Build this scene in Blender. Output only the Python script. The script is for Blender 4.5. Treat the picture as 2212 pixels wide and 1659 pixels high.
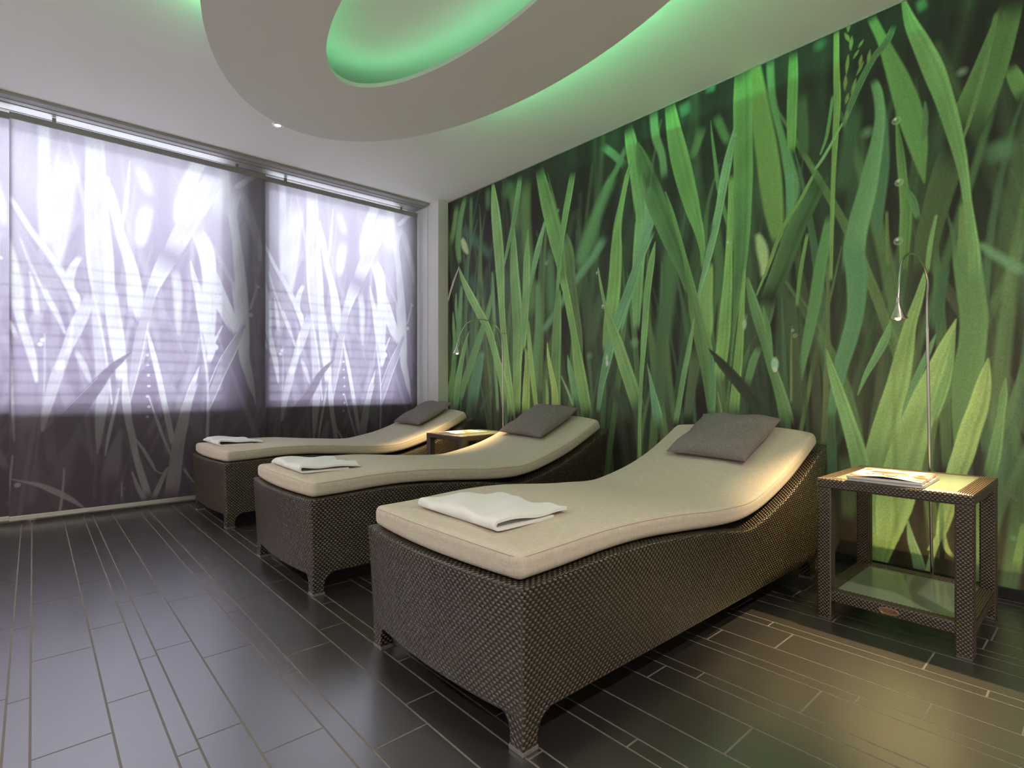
import bpy, bmesh, math, random
import numpy as np
from mathutils import Vector, Matrix

C = bpy.context.scene.collection
for o in list(bpy.data.objects):
    bpy.data.objects.remove(o)

# ------------------------------------------------------------------ camera
CAM_H = 0.87
FPX, CX, CY = 1166.0, 1106.0, 836.0          # focal length and principal point of the 2212 x 1659 frame
SY, CYAW = 0.7480, 0.6637                    # the camera looks towards (-SY, CYAW, 0)
cam_d = bpy.data.cameras.new('camera')
cam = bpy.data.objects.new('camera', cam_d)
C.objects.link(cam)
cam.location = (0, 0, CAM_H)
cam.rotation_euler = (math.pi / 2, 0, math.asin(SY))
cam_d.sensor_fit = 'HORIZONTAL'
cam_d.sensor_width = 36.0
cam_d.lens = 36.0 * FPX / 2212.0
cam_d.shift_y = 6.5 / 2212.0
cam_d.clip_start = 0.02
bpy.context.scene.camera = cam

# ------------------------------------------------------------------ world, exposure
sc = bpy.context.scene
sc.view_settings.view_transform = 'Standard'
sc.view_settings.look = 'None'
sc.view_settings.exposure = 0.27
sc.view_settings.gamma = 1.0
sc.view_settings.use_curve_mapping = False
sc.cycles.use_denoising = True
sc.cycles.max_bounces = 10
sc.cycles.diffuse_bounces = 5
sc.cycles.transparent_max_bounces = 12
sc.cycles.sample_clamp_indirect = 6.0
world = bpy.data.worlds.new('world')
sc.world = world
world.use_nodes = True
wn = world.node_tree
wn.nodes['Background'].inputs['Color'].default_value = (0.86, 0.87, 1.0, 1)
wn.nodes['Background'].inputs['Strength'].default_value = 11.0


def lin(c):
    c = c / 255.0
    return c / 12.92 if c <= 0.04045 else ((c + 0.055) / 1.055) ** 2.4


def rgb(r, g, b, k=1.0):
    return (min(1, lin(r) * k), min(1, lin(g) * k), min(1, lin(b) * k), 1)


# ------------------------------------------------------------------ fill lamps added out of view to warm the room
def downlight(x, y, z, power, col, angle, size=0.05):
    l = bpy.data.lights.new('fill_beam', 'SPOT')
    l.energy = power
    l.color = col
    l.spot_size = math.radians(angle)
    l.spot_blend = 1.0
    l.shadow_soft_size = size
    o = bpy.data.objects.new('fill_beam', l)
    C.objects.link(o)
    o.location = (x, y, z)
    return o


WARM = (1.0, 0.84, 0.73)
DOWN = [(0.75, 1.25, 105), (0.75, -0.9, 110), (-1.9, -1.2, 80), (-3.7, -1.2, 110)]
fill_beams = [downlight(x, y, 2.615, p, WARM, 150) for x, y, p in DOWN]


# ------------------------------------------------------------------ helpers
def tag(o, label=None, cat=None, group=None, kind=None):
    if label: o['label'] = label
    if cat: o['category'] = cat
    if group: o['group'] = group
    if kind: o['kind'] = kind
    return o


def empty(name, loc, label, cat, group=None, rotz=0):
    o = bpy.data.objects.new(name, None)
    o.empty_display_size = 0.1
    C.objects.link(o)
    o.location = loc
    o.rotation_euler = (0, 0, rotz)
    return tag(o, label, cat, group)


class MB:
    """collects quads with optional uv; build() links ONE mesh object"""
    def __init__(s):
        s.v, s.f, s.uv, s.mi = [], [], [], []

    def face(s, pts, uv=None, mi=0):
        i = len(s.v)
        s.v.extend([tuple(p) for p in pts])
        s.f.append(tuple(range(i, i + len(pts))))
        s.uv.append(uv or [(0, 0)] * len(pts))
        s.mi.append(mi)

    def grid(s, P, U=None, flip=False, mi=0, close_u=False):
        """P[i][j] points, shared vertices"""
        n, m = len(P), len(P[0])
        b = len(s.v)
        for row in P:
            s.v.extend([tuple(p) for p in row])
        for i in range(n if close_u else n - 1):
            i2 = (i + 1) % n
            for j in range(m - 1):
                q = [(i, j), (i2, j), (i2, j + 1), (i, j + 1)]
                if flip: q.reverse()
                s.f.append(tuple(b + a * m + c for a, c in q))
                s.uv.append([U[a][c] for a, c in q] if U else [(0, 0)] * 4)
                s.mi.append(mi)

    def box(s, x0, x1, y0, y1, z0, z1, mi=0, k=1.0):
        X, Y, Z = (x0, x1), (y0, y1), (z0, z1)
        def q(a, b, c, d, ax):
            pts = [a, b, c, d]
            s.face(pts, [((p[ax[0]]) * k, (p[ax[1]]) * k) for p in pts], mi)
        q((x0, y0, z0), (x0, y1, z0), (x1, y1, z0), (x1, y0, z0), (0, 1))
        q((x0, y0, z1), (x1, y0, z1), (x1, y1, z1), (x0, y1, z1), (0, 1))
        q((x0, y0, z0), (x1, y0, z0), (x1, y0, z1), (x0, y0, z1), (0, 2))
        q((x1, y1, z0), (x0, y1, z0), (x0, y1, z1), (x1, y1, z1), (0, 2))
        q((x0, y1, z0), (x0, y0, z0), (x0, y0, z1), (x0, y1, z1), (1, 2))
        q((x1, y0, z0), (x1, y1, z0), (x1, y1, z1), (x1, y0, z1), (1, 2))

    def tube(s, pts, r, n=10, cap=True, mi=0):
        pts = [Vector(p) for p in pts]
        rs = r if isinstance(r, (list, tuple)) else [r] * len(pts)
        rings = []
        up = None
        for i, p in enumerate(pts):
            t = (pts[min(i + 1, len(pts) - 1)] - pts[max(i - 1, 0)]).normalized()
            if up is None:
                up = Vector((1, 0, 0)) if abs(t.x) < 0.9 else Vector((0, 1, 0))
            up = (up - t * up.dot(t)).normalized()
            w = t.cross(up)
            rings.append([p + (up * math.cos(a) + w * math.sin(a)) * rs[i]
                          for a in [2 * math.pi * k / n for k in range(n + 1)]])
        s.grid(rings, flip=True, mi=mi)
        if cap:
            s.face(list(reversed(rings[0][:-1])), mi=mi)
            s.face(rings[-1][:-1], mi=mi)

    def lathe(s, prof, cx=0, cy=0, n=24, mi=0):
        """prof: (r, z) list"""
        s.grid([[(cx + r * math.cos(2 * math.pi * k / n), cy + r * math.sin(2 * math.pi * k / n), z)
                 for k in range(n + 1)] for r, z in prof], flip=True, mi=mi)

    def build(s, name, mat, parent=None, smooth=False, bevel=0, seg=2, weld=True, autosmooth=None):
        me = bpy.data.meshes.new(name)
        me.from_pydata(s.v, [], s.f)
        ul = me.uv_layers.new(name='uv')
        flat = [c for f in s.uv for p in f for c in p]
        ul.data.foreach_set('uv', flat)
        me.polygons.foreach_set('material_index', s.mi)
        for m in (mat if isinstance(mat, (list, tuple)) else [mat]):
            me.materials.append(m)
        if weld:
            bm = bmesh.new(); bm.from_mesh(me)
            bmesh.ops.remove_doubles(bm, verts=bm.verts, dist=1e-5)
            if bevel:
                ed = [e for e in bm.edges if len(e.link_faces) == 2 and e.calc_face_angle(0) > math.radians(40)]
                bmesh.ops.bevel(bm, geom=ed, offset=bevel, segments=seg, profile=0.5, affect='EDGES', clamp_overlap=True)
            bm.to_mesh(me); bm.free()
        me.polygons.foreach_set('use_smooth', [smooth] * len(me.polygons))
        me.update()
        if smooth and autosmooth:
            me.set_sharp_from_angle(angle=math.radians(autosmooth))
        o = bpy.data.objects.new(name, me)
        C.objects.link(o)
        if parent: o.parent = parent
        return o


def spread(h, r, n):
    """sample coordinates of [-h,h] that are dense in the rounded rim"""
    rim = [r * (1 - math.cos(a)) for a in [math.pi / 2 * k / 4 for k in range(5)]]
    a = [-h + x for x in rim]
    mid = [(-h + r) + (2 * h - 2 * r) * k / n for k in range(1, n)] if n > 1 else []
    return a + mid + [-x for x in reversed(a)]


def rbox(hx, hy, hz, r, nx, ny, nz, fn=None, uvk=1.0):
    """rounded box as a dense shell, optionally deformed by fn(x,y,z)"""
    m = MB()
    X, Y, Z = spread(hx, r, nx), spread(hy, r, ny), spread(hz, r, nz)

    def rd(p):
        q = Vector((max(-hx + r, min(hx - r, p[0])), max(-hy + r, min(hy - r, p[1])), max(-hz + r, min(hz - r, p[2]))))
        d = Vector(p) - q
        if d.length > 1e-9: d = d.normalized() * r
        w = q + d
        return fn(w.x, w.y, w.z) if fn else w
    for z, fl in ((hz, False), (-hz, True)):
        m.grid([[rd((x, y, z)) for y in Y] for x in X], [[(x * uvk, y * uvk) for y in Y] for x in X], flip=fl)
    for y, fl in ((-hy, False), (hy, True)):
        m.grid([[rd((x, y, z)) for z in Z] for x in X], [[(x * uvk, z * uvk) for z in Z] for x in X], flip=fl)
    for x, fl in ((hx, False), (-hx, True)):
        m.grid([[rd((x, y, z)) for z in Z] for y in Y], [[(y * uvk, z * uvk) for z in Z] for y in Y], flip=fl)
    return m


def spline(pts, x):
    """monotone-ish cubic through (x,z) points"""
    n = len(pts)
    if x <= pts[0][0]: return pts[0][1]
    if x >= pts[-1][0]: return pts[-1][1]
    for i in range(n - 1):
        if pts[i][0] <= x <= pts[i + 1][0]: break
    def sl(k):
        if k <= 0: return (pts[1][1] - pts[0][1]) / (pts[1][0] - pts[0][0])
        if k >= n - 1: return (pts[-1][1] - pts[-2][1]) / (pts[-1][0] - pts[-2][0])
        return (pts[k + 1][1] - pts[k - 1][1]) / (pts[k + 1][0] - pts[k - 1][0])
    x0, y0 = pts[i]; x1, y1 = pts[i + 1]; h = x1 - x0; t = (x - x0) / h
    return ((2 * t**3 - 3 * t**2 + 1) * y0 + (t**3 - 2 * t**2 + t) * h * sl(i)
            + (-2 * t**3 + 3 * t**2) * y1 + (t**3 - t**2) * h * sl(i + 1))


def woven_mesh(mb, name, material, parent, pu, pv, amp, res):
    """every quad of mb becomes a finely divided panel whose strands stand out over and under"""
    V, F, UV = [], [], []
    base = 0
    for f, uv in zip(mb.f, mb.uv):
        c = np.array([mb.v[i] for i in f]); q = np.array(uv)
        n = np.cross(c[1] - c[0], c[2] - c[0]); n /= np.linalg.norm(n) + 1e-12
        l1, l2 = np.linalg.norm(c[1] - c[0]), np.linalg.norm(c[3] - c[0])
        a, b = max(2, int(l1 / res)), max(2, int(l2 / res))
        S, T = np.meshgrid(np.linspace(0, 1, a + 1), np.linspace(0, 1, b + 1))
        w4 = [(1 - S) * (1 - T), S * (1 - T), S * T, (1 - S) * T]
        P = sum(w[..., None] * c[k] for k, w in enumerate(w4)); Q = sum(w[..., None] * q[k] for k, w in enumerate(w4))
        v = Q[..., 1] / pv; row = np.floor(v)
        h = (0.5 + 0.5 * np.cos(2 * np.pi * Q[..., 0] / pu + np.pi * row)) ** 0.75 * np.sin(np.pi * (v - row)) ** 0.6
        e = np.minimum(np.minimum(S, 1 - S) * l1, np.minimum(T, 1 - T) * l2)
        e = np.clip(e / 0.0035, 0, 1)
        P = P + n * (amp * h * e - 0.0022 * (1 - e) ** 2)[..., None]
        idx = np.arange((a + 1) * (b + 1)).reshape(b + 1, a + 1) + base
        F.append(np.stack([idx[:-1, :-1], idx[:-1, 1:], idx[1:, 1:], idx[1:, :-1]], -1).reshape(-1, 4))
        V.append(P.reshape(-1, 3)); UV.append(Q.reshape(-1, 2)); base += (a + 1) * (b + 1)
    V, F, UV = np.concatenate(V), np.concatenate(F).astype(np.int32), np.concatenate(UV)
    me = bpy.data.meshes.new(name)
    me.vertices.add(len(V)); me.vertices.foreach_set('co', V.reshape(-1))
    me.loops.add(len(F) * 4); me.loops.foreach_set('vertex_index', F.reshape(-1))
    me.polygons.add(len(F)); me.polygons.foreach_set('loop_start', np.arange(0, len(F) * 4, 4, dtype=np.int32))
    me.update(calc_edges=True)
    ul = me.uv_layers.new(name='uv'); ul.data.foreach_set('uv', UV[F.reshape(-1)].reshape(-1))
    me.polygons.foreach_set('use_smooth', [True] * len(F))
    me.materials.append(material)
    o = bpy.data.objects.new(name, me); C.objects.link(o); o.parent = parent
    return o


# ------------------------------------------------------------------ materials
def mat(name, base=(0.8, 0.8, 0.8, 1), rough=0.6, metal=0.0, spec=0.5, **kw):
    m = bpy.data.materials.new(name)
    m.use_nodes = True
    p = m.node_tree.nodes['Principled BSDF']
    p.inputs['Base Color'].default_value = base
    p.inputs['Roughness'].default_value = rough
    p.inputs['Metallic'].default_value = metal
    p.inputs['Specular IOR Level'].default_value = spec
    for k, v in kw.items():
        p.inputs[k].default_value = v
    return m


def N(m, t, **kw):
    n = m.node_tree.nodes.new(t)
    for k, v in kw.items():
        setattr(n, k, v)
    return n


def L(m, a, b):
    m.node_tree.links.new(a, b)


def math_node(m, op, a, b=None):
    n = N(m, 'ShaderNodeMath', operation=op)
    for i, v in enumerate((a, b)):
        if v is None: continue
        if isinstance(v, (int, float)): n.inputs[i].default_value = v
        else: L(m, v, n.inputs[i])
    return n.outputs[0]


def noise_bump(m, scale, strength, dist=0.002, coord='Object', detail=4):
    tc = N(m, 'ShaderNodeTexCoord')
    nz = N(m, 'ShaderNodeTexNoise')
    nz.inputs['Scale'].default_value = scale
    nz.inputs['Detail'].default_value = detail
    L(m, tc.outputs[coord], nz.inputs['Vector'])
    b = N(m, 'ShaderNodeBump')
    b.inputs['Strength'].default_value = strength
    b.inputs['Distance'].default_value = dist
    L(m, nz.outputs['Fac'], b.inputs['Height'])
    L(m, b.outputs['Normal'], m.node_tree.nodes['Principled BSDF'].inputs['Normal'])
    return nz


def wicker_material(name, pu, pv):
    """over-one-under-one basket weave from the uv (metres)"""
    m = mat(name, rough=0.30, spec=0.85)
    p = m.node_tree.nodes['Principled BSDF']
    uv = N(m, 'ShaderNodeUVMap'); uv.uv_map = 'uv'
    sp = N(m, 'ShaderNodeSeparateXYZ'); L(m, uv.outputs['UV'], sp.inputs[0])
    v = math_node(m, 'DIVIDE', sp.outputs['Y'], pv)
    row = math_node(m, 'FLOOR', v)
    fv = math_node(m, 'FRACT', v)
    u = math_node(m, 'DIVIDE', sp.outputs['X'], pu)
    u2 = math_node(m, 'ADD', math_node(m, 'MULTIPLY', u, 2 * math.pi), math_node(m, 'MULTIPLY', row, math.pi))
    over = math_node(m, 'ADD', math_node(m, 'MULTIPLY', math_node(m, 'COSINE', u2), 0.5), 0.5)
    prof = math_node(m, 'SINE', math_node(m, 'MULTIPLY', fv, math.pi))
    prof = math_node(m, 'POWER', prof, 0.6)
    h = math_node(m, 'MULTIPLY', math_node(m, 'POWER', over, 0.75), prof)
    ramp = N(m, 'ShaderNodeValToRGB')  # shade of the weave gaps and nub highlights go into the base colour
    ramp.color_ramp.elements[0].position = 0.08
    ramp.color_ramp.elements[0].color = (0.006, 0.005, 0.004, 1)
    ramp.color_ramp.elements[1].position = 1.0
    ramp.color_ramp.elements[1].color = (0.19, 0.130, 0.082, 1)
    e = ramp.color_ramp.elements.new(0.50); e.color = (0.024, 0.017, 0.012, 1)
    L(m, h, ramp.inputs['Fac'])
    L(m, ramp.outputs['Color'], p.inputs['Base Color'])
    b = N(m, 'ShaderNodeBump')
    b.inputs['Strength'].default_value = 1.0
    b.inputs['Distance'].default_value = pv * 0.42
    L(m, h, b.inputs['Height'])
    L(m, b.outputs['Normal'], p.inputs['Normal'])
    return m


def cloth_material(name, base, pitch, amount, bump=0.25, rough=0.9, slub=0.12):
    m = mat(name, base, rough, spec=0.15)
    p = m.node_tree.nodes['Principled BSDF']
    uv = N(m, 'ShaderNodeUVMap'); uv.uv_map = 'uv'
    sp = N(m, 'ShaderNodeSeparateXYZ'); L(m, uv.outputs['UV'], sp.inputs[0])
    k = 2 * math.pi / pitch
    a = math_node(m, 'SINE', math_node(m, 'MULTIPLY', sp.outputs['X'], k))
    b = math_node(m, 'SINE', math_node(m, 'MULTIPLY', sp.outputs['Y'], k))
    w = math_node(m, 'MULTIPLY', a, b)
    nz = N(m, 'ShaderNodeTexNoise'); nz.inputs['Scale'].default_value = 1.0; nz.inputs['Detail'].default_value = 3
    mp = N(m, 'ShaderNodeMapping'); mp.inputs['Scale'].default_value = (30, 420, 1)
    L(m, uv.outputs['UV'], mp.inputs['Vector']); L(m, mp.outputs[0], nz.inputs['Vector'])
    nz2 = N(m, 'ShaderNodeTexNoise'); nz2.inputs['Scale'].default_value = 1.0; nz2.inputs['Detail'].default_value = 3
    mp2 = N(m, 'ShaderNodeMapping'); mp2.inputs['Scale'].default_value = (420, 30, 1)
    L(m, uv.outputs['UV'], mp2.inputs['Vector']); L(m, mp2.outputs[0], nz2.inputs['Vector'])
    t = math_node(m, 'ADD', math_node(m, 'MULTIPLY', w, amount),
                  math_node(m, 'MULTIPLY', math_node(m, 'SUBTRACT', math_node(m, 'ADD', nz.outputs['Fac'], nz2.outputs['Fac']), 1.0), slub * 4))
    f = math_node(m, 'ADD', t, 1.0)
    mx = N(m, 'ShaderNodeVectorMath', operation='SCALE')
    mx.inputs[0].default_value = base[:3]
    L(m, f, mx.inputs['Scale'])
    L(m, mx.outputs[0], p.inputs['Base Color'])
    bp = N(m, 'ShaderNodeBump'); bp.inputs['Strength'].default_value = bump; bp.inputs['Distance'].default_value = 0.0012
    L(m, f, bp.inputs['Height']); L(m, bp.outputs['Normal'], p.inputs['Normal'])
    return m


def emit(name, col, s):
    m = bpy.data.materials.new(name); m.use_nodes = True
    nt = m.node_tree; nt.nodes.remove(nt.nodes['Principled BSDF'])
    e = nt.nodes.new('ShaderNodeEmission'); e.inputs[0].default_value = col; e.inputs[1].default_value = s
    nt.links.new(e.outputs[0], nt.nodes['Material Output'].inputs[0])
    return m


M = {}
M['wicker'] = wicker_material('brown_wicker', 0.0185, 0.0090)
M['fine_wicker'] = wicker_material('fine_brown_wicker', 0.0130, 0.0066)
M['woven'] = M['fine_wicker'].copy(); M['woven'].name = 'modelled_brown_wicker'
for n_ in M['woven'].node_tree.nodes:
    if n_.type == 'BUMP': n_.inputs['Strength'].default_value = 0.25
M['cushion'] = cloth_material('beige_linen', (0.60, 0.545, 0.455, 1), 0.0034, 0.10, 0.35)
M['pillow'] = cloth_material('grey_wool', (0.235, 0.212, 0.208, 1), 0.0036, 0.18, 0.6, slub=0.22)
M['towel'] = cloth_material('white_cotton', (0.86, 0.87, 0.88, 1), 0.0012, 0.02, 0.06, slub=0.02)
M['plaster'] = mat('white_plaster', (0.80, 0.785, 0.765, 1), 0.85, spec=0.2); noise_bump(M['plaster'], 90, 0.05, 0.001)
M['ceiling'] = mat('ceiling_paint', (0.89, 0.87, 0.85, 1), 0.9, spec=0.15); noise_bump(M['ceiling'], 60, 0.04, 0.001)
M['disc'] = mat('canopy_paint', (0.74, 0.72, 0.70, 1), 0.9, spec=0.15); noise_bump(M['disc'], 60, 0.04, 0.001)
M['dark_trim'] = mat('black_skirting', (0.012, 0.012, 0.013, 1), 0.45)
M['alu'] = mat('brushed_aluminium', (0.62, 0.61, 0.59, 1), 0.38, metal=0.85); noise_bump(M['alu'], 300, 0.05, 0.0005)
M['alu_dark'] = mat('grey_track', (0.36, 0.345, 0.335, 1), 0.5, metal=0.1); noise_bump(M['alu_dark'], 300, 0.05, 0.0005)
M['steel'] = mat('satin_steel', (0.72, 0.68, 0.64, 1), 0.22, metal=1.0); noise_bump(M['steel'], 500, 0.03, 0.0003)
M['plastic'] = mat('grey_plastic', (0.16, 0.15, 0.145, 1), 0.5); noise_bump(M['plastic'], 400, 0.05, 0.0003)
M['white_frame'] = mat('white_lacquer', (0.82, 0.83, 0.85, 1), 0.35); noise_bump(M['white_frame'], 200, 0.02, 0.0005)
M['slat'] = mat('grey_slats', (0.80, 0.79, 0.82, 1), 0.5); noise_bump(M['slat'], 200, 0.02, 0.0005)
M['paper'] = mat('magazine_paper', (0.72, 0.71, 0.70, 1), 0.55)
M['bronze'] = mat('bronze_plate', (0.36, 0.22, 0.15, 1), 0.38, metal=0.75); noise_bump(M['bronze'], 300, 0.05, 0.0005)
M['bronze_dark'] = mat('bronze_lettering', (0.10, 0.055, 0.035, 1), 0.5, metal=0.3); noise_bump(M['bronze_dark'], 300, 0.05, 0.0005)
M['ink'] = mat('dark_ink', (0.06, 0.045, 0.04, 1), 0.6); noise_bump(M['ink'], 300, 0.02, 0.0005)
M['led'] = emit('green_led', (0.20, 1.0, 0.40, 1), 150.0)
M['led_soft'] = emit('dimmed_green_led', (0.22, 1.0, 0.44, 1), 9.5)
M['bulb'] = emit('warm_bulb', (1.0, 0.62, 0.18, 1), 110.0)
M['fill_glass'] = emit('lit_fill_lamp', (1.0, 0.85, 0.66, 1), 4.0)

# grain in the paper so that it is not a flat colour
_nz = N(M['paper'], 'ShaderNodeTexNoise'); _nz.inputs['Scale'].default_value = 900
_b = N(M['paper'], 'ShaderNodeBump'); _b.inputs['Strength'].default_value = 0.1; _b.inputs['Distance'].default_value = 0.0003
L(M['paper'], _nz.outputs['Fac'], _b.inputs['Height']); L(M['paper'], _b.outputs['Normal'], M['paper'].node_tree.nodes['Principled BSDF'].inputs['Normal'])

# floor tile and grout
ft = mat('anthracite_tile', (0.03, 0.03, 0.032, 1), 0.29, spec=0.5, IOR=4.3)
_p = ft.node_tree.nodes['Principled BSDF']
_tc = N(ft, 'ShaderNodeTexCoord')
_n1 = N(ft, 'ShaderNodeTexNoise'); _n1.inputs['Scale'].default_value = 3.0; _n1.inputs['Detail'].default_value = 6
L(ft, _tc.outputs['Object'], _n1.inputs['Vector'])
_r = N(ft, 'ShaderNodeValToRGB'); _r.color_ramp.elements[0].color = (0.013, 0.0125, 0.013, 1); _r.color_ramp.elements[1].color = (0.026, 0.024, 0.023, 1)
L(ft, _n1.outputs['Fac'], _r.inputs['Fac']); L(ft, _r.outputs['Color'], _p.inputs['Base Color'])
_n2 = N(ft, 'ShaderNodeTexNoise'); _n2.inputs['Scale'].default_value = 180; _n2.inputs['Detail'].default_value = 4
L(ft, _tc.outputs['Object'], _n2.inputs['Vector'])
_b = N(ft, 'ShaderNodeBump'); _b.inputs['Strength'].default_value = 0.12; _b.inputs['Distance'].default_value = 0.001
L(ft, _n2.outputs['Fac'], _b.inputs['Height']); L(ft, _b.outputs['Normal'], _p.inputs['Normal'])
M['tile'] = ft
M['grout'] = mat('grey_grout', (0.165, 0.155, 0.142, 1), 0.9, spec=0.2); noise_bump(M['grout'], 250, 0.4, 0.001)

# frosted glass
fg = mat('frosted_green_glass', (0.40, 0.47, 0.37, 1), 0.07, spec=0.7)
_p = fg.node_tree.nodes['Principled BSDF']
_tr = N(fg, 'ShaderNodeBsdfTranslucent'); _tr.inputs[0].default_value = (0.55, 0.68, 0.5, 1)
_tt = N(fg, 'ShaderNodeBsdfTransparent'); _tt.inputs[0].default_value = (0.75, 0.9, 0.75, 1)
_m1 = N(fg, 'ShaderNodeMixShader'); _m1.inputs[0].default_value = 0.5
_m2 = N(fg, 'ShaderNodeMixShader'); _m2.inputs[0].default_value = 0.45
L(fg, _tr.outputs[0], _m1.inputs[1]); L(fg, _tt.outputs[0], _m1.inputs[2])
L(fg, _p.outputs[0], _m2.inputs[1]); L(fg, _m1.outputs[0], _m2.inputs[2])
L(fg, _m2.outputs[0], fg.node_tree.nodes['Material Output'].inputs[0])
noise_bump(fg, 20, 0.01, 0.001)
M['frosted'] = fg

# clear pane
cg = bpy.data.materials.new('window_glass'); cg.use_nodes = True
cg.node_tree.nodes.remove(cg.node_tree.nodes['Principled BSDF'])
_t = N(cg, 'ShaderNodeBsdfTransparent'); _t.inputs[0].default_value = (0.93, 0.95, 0.95, 1)
_g = N(cg, 'ShaderNodeBsdfGlossy'); _g.inputs['Roughness'].default_value = 0.02
_f = N(cg, 'ShaderNodeFresnel'); _f.inputs['IOR'].default_value = 1.45
_m = N(cg, 'ShaderNodeMixShader')
L(cg, _f.outputs[0], _m.inputs[0]); L(cg, _t.outputs[0], _m.inputs[1]); L(cg, _g.outputs[0], _m.inputs[2])
L(cg, _m.outputs[0], cg.node_tree.nodes['Material Output'].inputs[0])
M['glass'] = cg

# printed mural (vertex colour is the print)
mu = mat('grass_print_paper', rough=0.6, spec=0.25)
_a = N(mu, 'ShaderNodeVertexColor'); _a.layer_name = 'print'
L(mu, _a.outputs['Color'], mu.node_tree.nodes['Principled BSDF'].inputs['Base Color'])
_n = N(mu, 'ShaderNodeTexNoise'); _n.inputs['Scale'].default_value = 400
_tc = N(mu, 'ShaderNodeTexCoord'); L(mu, _tc.outputs['Object'], _n.inputs['Vector'])
_b = N(mu, 'ShaderNodeBump'); _b.inputs['Strength'].default_value = 0.02; _b.inputs['Distance'].default_value = 0.0006
L(mu, _n.outputs['Fac'], _b.inputs['Height']); L(mu, _b.outputs['Normal'], mu.node_tree.nodes['Principled BSDF'].inputs['Normal'])
M['mural'] = mu

# printed translucent blind fabric
bf = bpy.data.materials.new('printed_sheer_fabric'); bf.use_nodes = True
bf.node_tree.nodes.remove(bf.node_tree.nodes['Principled BSDF'])
_a = N(bf, 'ShaderNodeVertexColor'); _a.layer_name = 'print'
_d = N(bf, 'ShaderNodeBsdfDiffuse'); _tl = N(bf, 'ShaderNodeBsdfTranslucent'); _tt = N(bf, 'ShaderNodeBsdfTransparent')
for n_ in (_d, _tl, _tt): L(bf, _a.outputs['Color'], n_.inputs['Color'])
_m1 = N(bf, 'ShaderNodeMixShader'); _m1.inputs[0].default_value = 0.5
L(bf, _d.outputs[0], _m1.inputs[1]); L(bf, _tl.outputs[0], _m1.inputs[2])
_m2 = N(bf, 'ShaderNodeMixShader'); _m2.inputs[0].default_value = 0.05
L(bf, _m1.outputs[0], _m2.inputs[1]); L(bf, _tt.outputs[0], _m2.inputs[2])
L(bf, _m2.outputs[0], bf.node_tree.nodes['Material Output'].inputs[0])
M['fabric'] = bf

# ------------------------------------------------------------------ room constants
XW = -4.73      # inner face of the window wall
XB = -4.63      # plane of the blinds
YM = 3.00       # mural wall
XE, YF = 1.60, -2.60
ZC = 2.65
XP = -4.31      # face of the boxed corner beside the mural
YP = 2.885      # its other face


def structure(name, m, material, **kw):
    return tag(m.build(name, material, **kw), kind='structure')


# ------------------------------------------------------------------ floor: strips of 5 / 10 / 15 cm tiles, 60 cm long
GR = 0.0027
strips = [(-0.0055, 0.1506, -2.286), (-0.055, -0.0055, -2.629), (0.1506, 0.2523, -2.451), (0.2523, 0.3013, -2.075),
          (0.3013, 0.4062, -2.114), (0.4062, 0.5559, -1.953), (0.5559, 0.6095, -2.279), (0.6095, 0.7629, -2.393),
          (0.7629, 0.8645, -2.505), (0.8645, 0.9130, -2.121), (0.9130, 1.0724, -2.30), (1.0724, 1.1190, -0.792),
          (1.1190, 1.2250, -1.05), (1.2250, 1.3760, -0.623), (1.3760, 1.4790, -0.941), (1.4790, 1.5310, -0.841),
          (1.5310, 1.6900, -0.568), (1.6900, 1.7380, -0.486), (1.7380, 1.8480, -0.344), (1.8480, 2.0010, -0.764),
          (2.0010, 2.0510, -0.852), (2.0510, 2.2130, -0.404), (2.2130, 2.3040, -0.708), (2.3040, 2.3560, -0.50),
          (2.3560, 2.4600, -0.905), (2.4600, 2.6130, -0.294), (2.6130, 2.6650, -0.55), (2.6650, 2.8200, -0.35),
          (2.8200, 2.9250, -0.72), (2.9250, 2.9750, -0.45), (2.9750, 3.1, -0.6)]
rnd = random.Random(4)
y = -0.055
k = 0
while y > YF - 0.1:
    w = (0.155, 0.104, 0.052, 0.155, 0.104, 0.155, 0.052)[k % 7]
    strips.append((y - w, y, rnd.uniform(-1, -0.4)))
    y -= w; k += 1
fm = MB()
fm.face([(XW - 0.3, YF - 0.2, -0.0004), (XE + 0.2, YF - 0.2, -0.0004), (XE + 0.2, YM + 0.2, -0.0004), (XW - 0.3, YM + 0.2, -0.0004)], mi=1)
for (y0, y1, ph) in strips:
    x = ph - 0.602 * math.ceil((ph - (XW - 0.2)) / 0.602)
    while x < XE:
        a, b = max(x + GR, XW - 0.25), min(x + 0.602 - GR, XE + 0.1)
        c, d = y0 + GR, y1 - GR
        fm.face([(a, c, 0.0), (b, c, 0.0), (b, d, 0.0), (a, d, 0.0)])
        x += 0.602
structure('floor', fm, [M['tile'], M['grout']], weld=False)

# ------------------------------------------------------------------ walls, ceiling
w = MB()
w.box(XP, XE + 0.1, YM, YM + 0.15, 0, ZC)
structure('wall_back', w, M['plaster'])
w = MB()
w.box(XW - 0.25, XP, YP, YM + 0.15, 0, ZC)
structure('wall_corner', w, M['plaster'])
w = MB(); w.box(XE, XE + 0.1, YF, YM, 0, ZC); structure('wall_right', w, M['plaster'])
w = MB(); w.box(XW - 0.25, XE + 0.1, YF - 0.1, YF, 0, ZC); structure('wall_front', w, M['plaster'])
w = MB(); w.box(XW - 0.3, XE + 0.1, YF - 0.1, YM + 0.15, ZC, ZC + 0.1); structure('ceiling', w, M['ceiling'])
w = MB()
w.box(XP + 0.001, XE, YM - 0.012, YM + 0.001, 0, 0.045)
structure('baseboard_back', w, M['dark_trim'], bevel=0.002)
w = MB()
w.box(XP + 0.001, XE, YM - 0.006, YM + 0.001, ZC - 0.007, ZC + 0.001)  # grey strip stands in for the dark shadow gap under the ceiling
structure('shadow_gap_strip', w, M['alu_dark'])
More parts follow.
